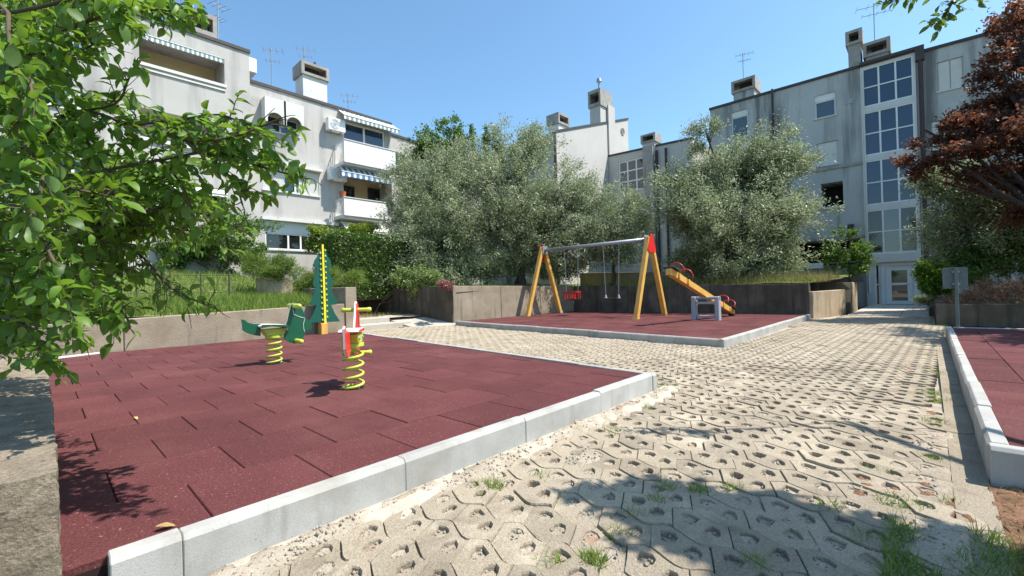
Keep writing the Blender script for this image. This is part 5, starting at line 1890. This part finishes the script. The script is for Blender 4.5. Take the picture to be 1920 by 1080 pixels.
tree('door_shrub', 'glossy light green shrub just right of the house door', foot(1752, 14.0, 0.4),
     [lobe(1752, 517, 14, 26, 24), lobe(1740, 530, 13.9, 14, 18), lobe(1770, 532, 13.8, 18, 20)], L['shrub'], 0.04, 110, 46, 0.12, 0.07, 0.09, cat='shrub', upb=0.8)
tree('low_conifer', 'low blue-green bush at the planter corner below the glossy shrub', foot(1741, 16.3, 0.35),
     [lobe(1742, 556, 16.3, 18, 11)], L['olive'], 0.03, 60, 50, 0.1, 0.02, 0.06, cat='shrub')
tree('dark_bush', 'dark leafy bush under the plum tree at the right edge', foot(1890, 14.0, 0.4),
     [lobe(1850, 505, 14.2, 60, 26), lobe(1910, 480, 14.2, 70, 40)], L['hedge'], 0.05, 220, 50, 0.1, 0.05, 0.12, cat='shrub', upb=0.6)
tree('rose_bush', 'loose pale green rose bush spilling over the wall corner by the ramp', (9.0, 16.2, 0.3),
     [lobe(770, 520, 17, 34, 18), lobe(785, 540, 16.8, 24, 18, 14), lobe(752, 528, 17, 18, 14), lobe(815, 518, 16.8, 26, 12)], L['rose'], 0.03, 190, 34, 0.085, 0.045, 0.1, cat='shrub', upb=0.6, tlo=0.2)
tree('flowering_groundcover', 'pinkish flowering cushion on top of the wall corner', (10.4, 12.9, 1.2),
     [lobe(838, 533, 15.2, 20, 5)], L['pink'], 0.02, 60, 30, 0.06, 0.04, 0.05, cat='shrub')
tree('garden_shrub', 'tall leafy garden shrub in front of the house behind the fruit tree', foot(420, 17.2, 1.5),
     [lobe(425, 430, 17, 48, 38), lobe(385, 455, 17, 42, 36), lobe(450, 465, 16.8, 34, 34), lobe(345, 480, 16.6, 40, 30), lobe(300, 470, 17, 40, 30)], L['far'], 0.08, 330, 46, 0.12, 0.065, 0.13, cat='shrub', upb=0.7)
tree('golden_shrub', 'yellow-green shrub peeping over the clipped hedge', foot(650, 20, 1.9),
     [lobe(615, 436, 20, 28, 12), lobe(655, 434, 20, 40, 13), lobe(595, 448, 19.6, 22, 16)], L['lime'], 0.05, 150, 44, 0.11, 0.06, 0.1, cat='shrub', upb=0.6)
tree('lavender_bush', 'mounded green spiky bush spilling over the planter box', foot(510, 13.0, 1.0),
     [lobe(505, 500, 12.8, 44, 18), lobe(540, 508, 12.7, 26, 14), lobe(478, 498, 12.9, 18, 14)], L['grass'], 0.02, 220, 46, 0.14, 0.012, 0.08, cat='shrub', tlo=0.0, thi=0.6)
tree('lavender_bush', 'low mounded green bush between planter box and height board', foot(585, 13.2, 1.0),
     [lobe(585, 525, 13.2, 36, 14), lobe(615, 522, 13.4, 30, 13), lobe(650, 520, 13.6, 26, 12)], L['grass'], 0.02, 220, 46, 0.13, 0.012, 0.08, cat='shrub', tlo=0.1, thi=0.8)


def shell_pts(c0, c1, n):
    """points on the faces of a box"""
    a, b_ = np.array(c0), np.array(c1)
    s = b_ - a
    ar = np.array([s[1] * s[2], s[1] * s[2], s[0] * s[2], s[0] * s[2], s[0] * s[1]])
    f = rng.choice(5, n, p=ar / ar.sum())
    P = a + rng.random((n, 3)) * s
    nr = np.zeros((n, 3))
    for k, (ax, v, sg) in enumerate(((0, a[0], -1), (0, b_[0], 1), (1, a[1], -1), (1, b_[1], 1), (2, b_[2], 1))):
        P[f == k, ax] = v
        nr[f == k, ax] = sg
    return P, nr


hd0 = at(600, 505, 18.5)
hd1 = at(722, 443, 18.5)
hgx0, hgx1, hgz = 8.2, 11.3, 0.0
hA, hB = at(602, 510, 17.2), at(716, 443, 17.2)
hg = thing('clipped_hedge', 'clipped dark green hedge behind the height board', 'hedge', ((hA.x + hB.x) / 2, hA.y, 1.5))
x0, x1 = hA.x, hA.x + 4.4
y0, y1 = 15.9, 17.0
z1 = hB.z + 0.05
MB().box((x0 + 0.12, y0 + 0.12, 0.9), (x1 - 0.12, y1 - 0.12, z1 - 0.12)).build('stems', M['bark'], hg)
P, nr = shell_pts((x0, y0, 1.0), (x1, y1, z1), 30000)
P += rng.normal(size=P.shape) * 0.05 + nr * 0.03 * np.array([[mnoise.noise(Vector(p) * 2.0)] for p in P])
leaves('foliage', P, nr * 0.8 + rand_dirs(len(P)), 0.085 * (0.7 + 0.6 * rng.random(len(P))), 0.055, rng.random(len(P)), L['hedge'], hg, 0.1, 0.5)['kind'] = 'stuff'

# dry brown hedge on the right-hand wall
dh = thing('dry_hedge', 'dry brown twiggy hedge on top of the dark right-hand wall', 'hedge', (16.4, -3, 0.45))
n = 11000
yy = -0.3 - rng.random(n) * 6.5
xx = 15.7 + rng.random(n) * 1.6
hgt = 0.62 + 0.12 * np.sin(yy * 2.1) + 0.1 * np.sin(yy * 5.3 + 1) - 0.16 * ((xx - 16.5) / 0.8) ** 2 - 0.35 * np.clip((yy + 1.0) / 0.7, 0, 1)
zz = 0.42 + rng.random(n) ** 0.6 * hgt
D = rand_dirs(n)
D[:, 2] += 0.5
leaves('twigs', np.stack([xx, yy, zz], 1), D, 0.2 * (0.5 + rng.random(n)), 0.016, rng.random(n), L['brown'], dh, 0.1)['kind'] = 'stuff'


# ---- grass
def grass(name, pts, zf, h, w_, mt, lean=0.5, kind='stuff', tlo=0.0, thi=1.0):
    n = len(pts)
    P = np.array([(x, y, zf(x, y) - 0.01) for x, y in pts])
    D = np.stack([rng.normal(size=n) * lean, rng.normal(size=n) * lean, np.ones(n)], 1)
    o_ = leaves(name, P, D, h * (0.5 + 0.8 * rng.random(n)), w_, tlo + (thi - tlo) * rng.random(n), mt, None, rng.normal(size=(n, 1)) * 0.15, 0.0, 'blade')
    o_['kind'] = kind
    return o_


def scat(n, x0, x1, y0, y1, dens=None):
    out = []
    while len(out) < n:
        x, y = random.uniform(x0, x1), random.uniform(y0, y1)
        if dens is None or random.random() < dens(x, y):
            out.append((x, y))
    return out


tag(grass('grass', scat(22000, -4, 5.25, 11.15, 13.4, lambda x, y: 0.35 + 0.65 * (nz(x, y, 1.5, 3) > -0.1)), z_left, 0.22, 0.018, L['grass'], 0.4, tlo=0.1), 'long green grass along the top of the low left wall', 'grass')
tag(grass('grass', scat(9000, -4, 5.2, 13.4, 20, lambda x, y: 0.7), z_left, 0.26, 0.02, L['grass'], 0.4), 'grass on the left garden slope below the pale house', 'grass')
tag(grass('grass', scat(8000, 5.6, 10.2, 17.1, 20.5), z_back, 0.24, 0.016, L['grass'], 0.35, tlo=0.2), 'grass bank above the dark wall beyond the steps', 'grass')
tag(grass('grass', scat(9000, 10.0, 17.5, 12.1, 15.5), z_mid, 0.24, 0.018, L['grass'], 0.4), 'grass under the central olives behind the retaining wall', 'grass')
tag(grass('grass', scat(6000, 16.8, 21, 2.5, 12), z_mid, 0.22, 0.018, L['grass'], 0.4), 'grass under the silvery olive behind the dark wall', 'grass')
tag(grass('dry_grass', scat(3500, 16.8, 19.6, 2.3, 9), z_mid, 0.4, 0.012, L['dry'], 0.5), 'straw-coloured dry grass on top of the dark wall by the seesaw', 'grass')
tag(grass('dry_grass', scat(2500, 5.7, 9.7, 14.4, 16.95), lambda x, y: 0.3, 0.16, 0.012, L['dry'], 0.5), 'dry grass on the path between the steps and the dark wall', 'grass')

# weeds between the paving stones: loose tufts where the photo shows them
tufts = [(918, 908, .09, 130), (1010, 895, .07, 60), (1248, 722, .1, 150), (1214, 740, .1, 130), (1213, 762, .07, 60), (1155, 808, .1, 120), (1110, 1046, .05, 120), (1230, 936, .045, 60), (1033, 1052, .05, 60),
         (1255, 912, .045, 70), (1310, 918, .045, 70), (1192, 962, .05, 70), (1158, 998, .05, 70), (1425, 1052, .05, 90), (1375, 912, .05, 60), (1690, 940, .10, 170), (1648, 880, .05, 40), (1605, 1003, .05, 50),
         (1755, 790, .08, 70), (1752, 700, .12, 110), (1745, 735, .12, 110), (1762, 750, .1, 90), (1735, 665, .14, 90), (1752, 860, .05, 60), (1555, 948, .06, 40), (1720, 716, .1, 70), (1738, 690, .1, 70),
         (1440, 640, .15, 90), (1400, 645, .15, 60), (1365, 656, .12, 60), (1270, 650, .15, 80), (1180, 640, .12, 50), (1500, 612, .2, 80), (1550, 606, .25, 90), (1310, 652, .12, 60), (1000, 626, .2, 80), (930, 618, .2, 70), (1060, 634, .15, 60),
         (780, 632, .3, 150), (830, 634, .3, 120), (720, 622, .25, 90), (1600, 602, .2, 80), (1745, 610, .3, 120), (1720, 640, .2, 80), (870, 640, .25, 80), (1780, 940, .05, 30)]
pts, hs = [], []
for x, y, r_, k in tufts:
    c = gnd(x, y)
    rr = r_ * (1.0 if y > 700 else 1.0)
    for i in range(int(k * 2.4)):
        a, q = random.uniform(0, 6.283), rr * math.sqrt(random.random())
        pts.append((c.x + q * math.cos(a), c.y + q * math.sin(a)))
o_ = grass('weeds', pts, lambda x, y: -0.02, 0.06, 0.0075, L['grass'], 0.8, tlo=0.3)
tag(o_, 'small green weed tufts growing in the paver holes and joints', 'weeds')
pts = scat(5200, 1.9, 3.0, -0.75, 0.16, lambda x, y: (nz(x, y, 4.0, 1) + 0.25 - max(0, x - 2.45) * 1.6 > 0) * 1.0)
tag(grass('grass', pts, lambda x, y: -0.005, 0.075, 0.006, L['grass'], 0.8, tlo=0.1, thi=0.8), 'shaded grass tufts in the bottom right corner beside the red soil', 'grass')

tag(grass('dry_grass', scat(1500, 2.3, 3.5, -1.2, -0.22), lambda x, y: 0.02, 0.05, 0.004, L['dry'], 2.2), 'dry straw and leaf litter on the red soil at the lower right', 'litter')
# pebbles lying in the paver holes and on the dust
n = 9000
px_, V, F = [], [], []
octa = np.array([(1, 0, 0), (-1, 0, 0), (0, 1, 0), (0, -1, 0), (0, 0, 1), (0, 0, -1)], float)
of = np.array([(0, 2, 4), (2, 1, 4), (1, 3, 4), (3, 0, 4), (2, 0, 5), (1, 2, 5), (3, 1, 5), (0, 3, 5)])
for i in range(n):
    x = 0.7 + 4.2 * random.random() ** 1.5
    y = random.uniform(0.0, 2.1)
    s = random.choice((0.004, 0.006, 0.008, 0.011))
    sc_ = s * rng.uniform(0.6, 1.2, size=3)
    a = random.random() * 6
    ca, sa = math.cos(a), math.sin(a)
    v = octa * sc_ + rng.normal(size=(6, 3)) * s * 0.15
    v = np.stack([v[:, 0] * ca - v[:, 1] * sa, v[:, 0] * sa + v[:, 1] * ca, v[:, 2]], 1)
    V.append(v + np.array((x, y, sand_z(x, y) + s * 0.3)))
    F.append(of + i * 6)
o_ = np_mesh('pebbles', np.concatenate(V), [np.concatenate(F)], M['stone'])
tag(o_, 'small pale pebbles in the paver holes', 'pebbles', kind='stuff')
# ---- the fruit tree overhanging from the left: every branch laid out in space, leaves along the twigs
def leaf_variant(seed):
    rs = random.Random(seed)
    st = [(0.0, 0.03), (0.12, 0.24), (0.3, 0.41), (0.5, 0.44), (0.7, 0.34), (0.87, 0.17), (1.0, 0.0)]
    fold, curl, twist = rs.uniform(0.1, 0.55), rs.uniform(0.1, 1.3), rs.uniform(-0.8, 0.8)
    V, F = [], []
    for t, w_ in st:
        ang = curl * t
        y = math.sin(ang) / max(curl, 1e-3) if curl > 1e-3 else t
        z = -(1 - math.cos(ang)) / max(curl, 1e-3)
        for s in (-1, 0, 1):
            tw_ = twist * t
            xx = s * w_ * 0.58
            wav = 0.02 * math.sin(t * 14 + s * 2 + seed)
            dz = abs(s) * w_ * fold * 0.58 + (wav if s else 0)
            V.append((xx * math.cos(tw_) - dz * math.sin(tw_), y, z + dz * math.cos(tw_) + xx * math.sin(tw_)))
    for i in range(len(st) - 1):
        b_ = i * 3
        F += [(b_, b_ + 1, b_ + 4, b_ + 3), (b_ + 1, b_ + 2, b_ + 5, b_ + 4)]
    return np.array(V), np.array(F)


LV = [leaf_variant(i) for i in range(18)]


def sprigs(main, mid_n, tw_len, leaf_len, out, tubes, tw_r=0.0035, dens=1.0, first=0.15):
    """side twigs and their leaves along a branch polyline"""
    n = len(main)
    tot = sum((main[i + 1] - main[i]).length for i in range(n - 1))
    cnt = max(3, int(tot / mid_n))
    for k in range(cnt + 1):
        t = first + (1 - first) * k / cnt
        f = t * (n - 1)
        i = min(int(f), n - 2)
        p = main[i].lerp(main[i + 1], f - i)
        d = (main[i + 1] - main[i]).normalized()
        rnd = Vector(rand_dirs(1)[0])
        td = (d * 0.8 + rnd * 0.9 + Vector((0, 0, 0.15))).normalized()
        ln = tw_len * random.uniform(0.4, 1.25) * (1.15 - 0.5 * t)
        if k == cnt:
            td, ln = d, tw_len * 0.5
        q = p + td * ln + Vector((0, 0, -0.12 * ln))
        tw = wiggle(p, q, 4, 0.12, 0.06)
        tubes.tube(tw, [lerp(tw_r, tw_r * 0.4, j / 4) for j in range(5)], 5, cap=False)
        nl = max(3, int(ln / 0.026 * dens))
        for j in range(nl + 1):
            s = (j + 0.6) / (nl + 0.6)
            g = s * 4
            gi = min(int(g), 3)
            b_ = tw[gi].lerp(tw[gi + 1], min(1, g - gi))
            axis = (tw[gi + 1] - tw[gi]).normalized()
            ph = j * 2.4 + k
            o1 = axis.orthogonal().normalized()
            o2 = axis.cross(o1)
            ld = axis * random.uniform(0.35, 0.9) + (o1 * math.cos(ph) + o2 * math.sin(ph)) * 0.9 + Vector((0, 0, -0.12)) + Vector(rand_dirs(1)[0]) * 0.25
            nr = Vector((0, 0, 1)) + Vector(rand_dirs(1)[0]) * 0.65
            out.append((b_, ld.normalized(), nr, leaf_len * random.uniform(0.42, 1.2)))


def leaf_frame(ld, nr):
    y = ld
    x = y.cross(nr)
    x = x.normalized() if x.length > 1e-3 else y.orthogonal().normalized()
    z = x.cross(y)
    return x, y, z


def place_leaves(out, root, mt, n_parts, name='leaf', rest='foliage'):
    """largest leaves in view become parts of their own, the rest one mesh"""
    def size(l):
        d = l[0] - EYEP
        f = d.dot(FWD)
        if f < 0.2:
            return 0
        x, y = CX + FPX * d.dot(RIGHT) / f, CY - FPX * d.dot(UPV) / f
        return l[3] / f if (-20 < x < 1940 and -20 < y < 1100) else 0
    out.sort(key=lambda l: -size(l))
    off = OFF[root]
    ms = []
    for i, (V, F) in enumerate(LV):
        me = bpy.data.meshes.new('leaf')
        me.from_pydata([tuple(v) for v in V], [], [tuple(int(a) for a in f) for f in F])
        me.polygons.foreach_set('use_smooth', [True] * len(me.polygons))
        me.materials.append(mt)
        ms.append(me)
    for i, (p, ld, nr, ln) in enumerate(out[:n_parts]):
        x, y, z = leaf_frame(ld, nr)
        o_ = bpy.data.objects.new(name, ms[i % len(ms)])
        link(o_, root)
        mm = Matrix((x * ln, y * ln, z * ln)).transposed().to_4x4()
        mm.translation = p - off
        o_.matrix_basis = mm
    VV, FF, TT, b_ = [], [], [], 0
    for i, (p, ld, nr, ln) in enumerate(out[n_parts:]):
        V, F = LV[i % len(LV)]
        x, y, z = leaf_frame(ld, nr)
        A = np.array((x[:], y[:], z[:])) * ln
        VV.append(V @ A + np.array(p[:]))
        FF.append(F + b_)
        TT.append(np.full(len(V), random.random()))
        b_ += len(V)
    if VV:
        o_ = np_mesh(rest, np.concatenate(VV), [np.concatenate(FF)], mt, root, tint=np.concatenate(TT), smooth=True)
        o_['kind'] = 'stuff'


FT = Vector((-1.15, 4.5, 0.05))
ft = thing('fruit_tree', 'leafy green fruit tree reaching into the picture from the left edge', 'tree', FT)
tubes = MB()
crown = Vector((-0.9, 4.2, 1.5))
tubes.tube(wiggle(FT - Vector((0, 0, 0.2)), crown, 7, 0.06), [0.11, 0.09, 0.085, 0.08, 0.078, 0.075, 0.07, 0.065], 10)
# branch courses through photo points at their distance from the lens (x, y, depth)
courses = [
    [(-120, 330, 2.6), (40, 300, 2.3), (130, 210, 2.1), (250, 235, 2.0), (345, 262, 1.95), (430, 258, 1.9), (520, 225, 1.85)],
    [(-100, 340, 2.5), (120, 330, 2.2), (300, 300, 2.1), (400, 285, 2.05), (480, 310, 2.0), (575, 335, 1.95)],
    [(-100, 420, 2.5), (85, 423, 2.2), (150, 440, 2.1), (260, 395, 2.2), (380, 400, 2.3), (450, 430, 2.35)],
    [(130, 210, 2.1), (215, 195, 2.0), (240, 150, 1.95), (256, 118, 1.9)],
    [(-80, 120, 2.4), (40, 80, 2.2), (140, 50, 2.0), (230, 20, 1.9), (340, 20, 1.85)],
    [(-80, 60, 2.2), (90, 10, 1.9), (190, -20, 1.8), (215, 30, 1.75), (228, 55, 1.72)],
    [(-60, 200, 2.6), (40, 170, 2.3), (110, 120, 2.2), (190, 75, 2.1)],
    [(-100, 480, 2.4), (60, 500, 2.1), (140, 540, 2.0), (210, 560, 1.95), (240, 600, 1.9)],
    [(-80, 470, 2.6), (140, 450, 2.4), (250, 470, 2.3), (320, 540, 2.2), (395, 575, 2.15)],
    [(-60, 560, 2.2), (30, 600, 2.0), (70, 650, 1.9), (100, 690, 1.85)],
    [(-60, 380, 2.0), (30, 390, 1.8), (90, 470, 1.7), (120, 540, 1.7), (150, 620, 1.75)],
    [(-60, 260, 2.0), (30, 260, 1.7), (80, 330, 1.6), (60, 400, 1.55)],
    [(-40, 40, 1.9), (20, 90, 1.7), (60, 170, 1.6), (30, 230, 1.55)],
    [(-100, 540, 2.9), (60, 470, 2.8), (180, 480, 2.8), (270, 440, 2.8), (340, 440, 2.8)],
    [(-100, 300, 3.2), (60, 260, 3.0), (170, 300, 3.0), (240, 330, 2.9), (330, 345, 2.9)],
    [(-100, 420, 3.2), (60, 380, 3.0), (150, 390, 3.0), (230, 420, 2.9)],
    [(-100, 160, 3.2), (30, 140, 3.0), (90, 60, 2.9), (120, 10, 2.9)],
    [(-100, 600, 2.8), (20, 560, 2.6), (90, 560, 2.5), (160, 510, 2.5)],
    [(-100, 100, 2.8), (10, 200, 2.7), (60, 240, 2.6), (100, 270, 2.6)],
    [(-120, 500, 3.4), (0, 420, 3.2), (100, 440, 3.1), (140, 360, 3.1)],
    [(-60, 640, 2.3), (10, 640, 2.2), (50, 600, 2.1)],
    [(-100, 20, 2.6), (60, -10, 2.4), (160, 0, 2.3), (280, -15, 2.2), (350, 20, 2.1)],
    [(-100, 250, 2.3), (70, 230, 2.1), (160, 265, 2.0), (200, 330, 1.95), (215, 370, 1.9)],
    [(-100, 350, 2.8), (60, 350, 2.6), (170, 370, 2.5), (220, 470, 2.45), (250, 520, 2.4)],
    [(345, 262, 1.95), (400, 300, 1.95), (440, 345, 1.95), (455, 385, 2.0)],
    [(250, 235, 2.0), (330, 225, 2.0), (410, 215, 2.0), (460, 235, 1.95)],
    [(300, 300, 2.1), (340, 345, 2.1), (360, 390, 2.1)],
    [(380, 400, 2.3), (410, 450, 2.3), (430, 470, 2.3)],
]
rs_ = random.Random(21)
for k in range(34):
    ex, ey = rs_.uniform(-10, 235), rs_.uniform(-20, 610)
    if ex > 150 and 60 < ey < 180:
        ex -= 120
    dp = rs_.uniform(1.7, 3.3)
    sy = ey + rs_.uniform(-120, 120)
    courses.append([(-140, sy, dp + 0.5), (lerp(-140, ex, 0.5), lerp(sy, ey, 0.5) + rs_.uniform(-40, 20), dp + 0.2), (ex, ey, dp)])
for k in range(12):
    ex, ey = rs_.uniform(250, 460), rs_.uniform(300, 470)
    courses.append([(100, ey + rs_.uniform(-60, 40), 2.7), (lerp(100, ex, 0.55), ey + rs_.uniform(-40, 20), 2.5), (ex, ey, rs_.uniform(2.1, 2.6))])
fl_ = []
for ci, c in enumerate(courses):
    pts = [at(*p) for p in c]
    if c[0][0] < 0:
        pts = [crown + Vector((0, 0, random.uniform(-0.2, 0.5)))] + pts
    # smooth
    cur = []
    for i in range(len(pts) - 1):
        p0, p1, p2, p3 = pts[max(i - 1, 0)], pts[i], pts[i + 1], pts[min(i + 2, len(pts) - 1)]
        for k in range(4):
            t = k / 4
            cur.append(0.5 * ((2 * p1) + (p2 - p0) * t + (2 * p0 - 5 * p1 + 4 * p2 - p3) * t * t + (3 * p1 - p0 - 3 * p2 + p3) * t ** 3))
    cur.append(pts[-1])
    m_ = len(cur)
    r0 = 0.013 if c[0][0] < 0 else 0.006
    tubes.tube(cur, [lerp(r0, 0.004, (i / (m_ - 1)) ** 0.6) for i in range(m_)], 6, cap=False)
    st = int(m_ * 0.3) if c[0][0] < 0 else 1
    sprigs(cur[st:], 0.037, 0.175, 0.072, fl_, tubes, tw_r=0.0028, dens=1.1)
# a high limb above the lens, out of the picture, that shades the near pad corner
for tip in ((1.28, 1.62, 2.95), (1.0, 1.98, 2.9), (1.35, 1.2, 3.0), (0.75, 2.4, 2.85)):
    cur = wiggle(crown + Vector((0, 0, 0.5)), Vector((-0.1, 3.2, 2.8)), 5, 0.05) + wiggle(Vector((-0.1, 3.2, 2.8)), tip, 6, 0.06)[1:]
    tubes.tube(cur, [lerp(0.022, 0.005, i / 11) for i in range(len(cur))], 6, cap=False)
    sprigs(cur[6:], 0.11, 0.16, 0.075, fl_, tubes, dens=0.8)
def shows(l):
    d = l[0] - EYEP
    f = d.dot(FWD)
    if f < 0.3:
        return True
    x, y = CX + FPX * d.dot(RIGHT) / f, CY - FPX * d.dot(UPV) / f
    if (x > 285 and 60 < y < 178) or (385 < x < 700 and -40 < y <= 62) or (x > 470 and 0 < y < 236) or (x > 592 and y > 0) or (x > 470 and y > 372) or (x > 420 and y > 482) or (x > 130 and y > 650) or (x > 262 and y > 612):
        return False
    if 175 < x < 480 and 62 < y < 175:
        return random.random() < 0.45
    if 230 < x < 480 and 380 < y < 620:
        return random.random() < 0.5
    if 120 < x < 300 and 300 < y < 400:
        return random.random() < 0.7
    return True


# pruned where the photo shows open gaps between the boughs
fl_ = [l for l in fl_ if shows(l)]
tubes.build('trunk', M['twig'], ft, smooth=True)
place_leaves(fl_, ft, L['fruit'], 300)

# ---- the tree standing right of the lens: one leafy bough shows at the top, the rest shades the paving
bt = thing('shade_tree', 'green tree whose leafy bough hangs into the top right of the sky', 'tree', (3.3, -3.0, 0))
tubes = MB()
B0 = Vector((3.3, -3.0, -0.1))
fk = Vector((3.4, -2.5, 2.2))
tubes.tube(wiggle(B0, fk, 6, 0.05), [0.13, 0.1, 0.095, 0.09, 0.085, 0.08, 0.075], 10)
out = []
bough = [fk, at(2150, -120, 3.3), at(1930, -70, 3.2), at(1840, -22, 3.2), at(1785, 5, 3.2), at(1762, 52, 3.2)]
tubes.tube(bough, [0.05, 0.035, 0.02, 0.012, 0.008, 0.005], 7, cap=False)
sprigs(bough[3:], 0.03, 0.13, 0.065, out, tubes, dens=1.2)
b2 = [at(1830, -25, 3.2), at(1745, -28, 3.25), at(1700, -6, 3.25), at(1665, 2, 3.25)]
tubes.tube(b2, [0.01, 0.008, 0.006, 0.004], 6, cap=False)
sprigs(b2, 0.035, 0.12, 0.065, out, tubes, dens=1.2)
SHADE = [(1.8, 0.85), (2.05, 1.5), (2.3, 1.4), (2.45, 1.05), (2.62, 0.4), (2.65, -0.35), (1.75, -0.35)]


def inside(p, poly):
    c = False
    for i in range(len(poly)):
        (x0, y0), (x1, y1) = poly[i], poly[i - 1]
        if (y0 > p[1]) != (y1 > p[1]) and p[0] < (x1 - x0) * (p[1] - y0) / (y1 - y0) + x0:
            c = not c
    return c


k = 0
while k < 130:
    # twig ends spread so that the crown spans the patch of shade seen on the stones
    g = (random.uniform(1.3, 2.9), random.uniform(-0.35, 1.75))
    if not inside(g, SHADE):
        continue
    k += 1
    zz = random.uniform(3.3, 4.4)
    tip = Vector((g[0] + 0.35 * zz, g[1] - 0.48 * zz, zz))
    cur = wiggle(fk + Vector((0, 0, random.uniform(0, 0.5))), tip, 8, 0.07, 0.04)
    tubes.tube(cur, [lerp(0.03, 0.005, j / 8) for j in range(9)], 6, cap=False)
    sprigs(cur[5:], 0.05, 0.2, 0.115, out, tubes, dens=1.1)
tubes.build('trunk', M['twig'], bt, smooth=True)
place_leaves(out, bt, L['walnut'], 60)

# ---- fallen leaves on the rubber
for (x, y, s, lb) in ((313, 993, 0.07, 'curled yellow dead leaf on the rubber next to the near kerb'), (255, 788, 0.05, 'pale crumpled leaf lying in the middle of the near rubber pad')):
    p = gnd(x, y, PAD_Z)
    V, F = leaf_variant(3 if s > .06 else 5)
    a = random.random() * 6
    mb = MB()
    for v in V:
        xx, yy, zz = v[0] * s, (v[1] - 0.5) * s, v[2] * s * 0.7
        mb.v.append((p.x + xx * math.cos(a) - yy * math.sin(a), p.y + xx * math.sin(a) + yy * math.cos(a), p.z + 0.024 + zz))
    mb.f = [tuple(int(q) for q in f) for f in F]
    mb.mi = [0] * len(mb.f)
    tag(mb.build('fallen_leaf', M['dead_leaf'], smooth=True), lb, 'leaf', 'fallen leaves on the pads')
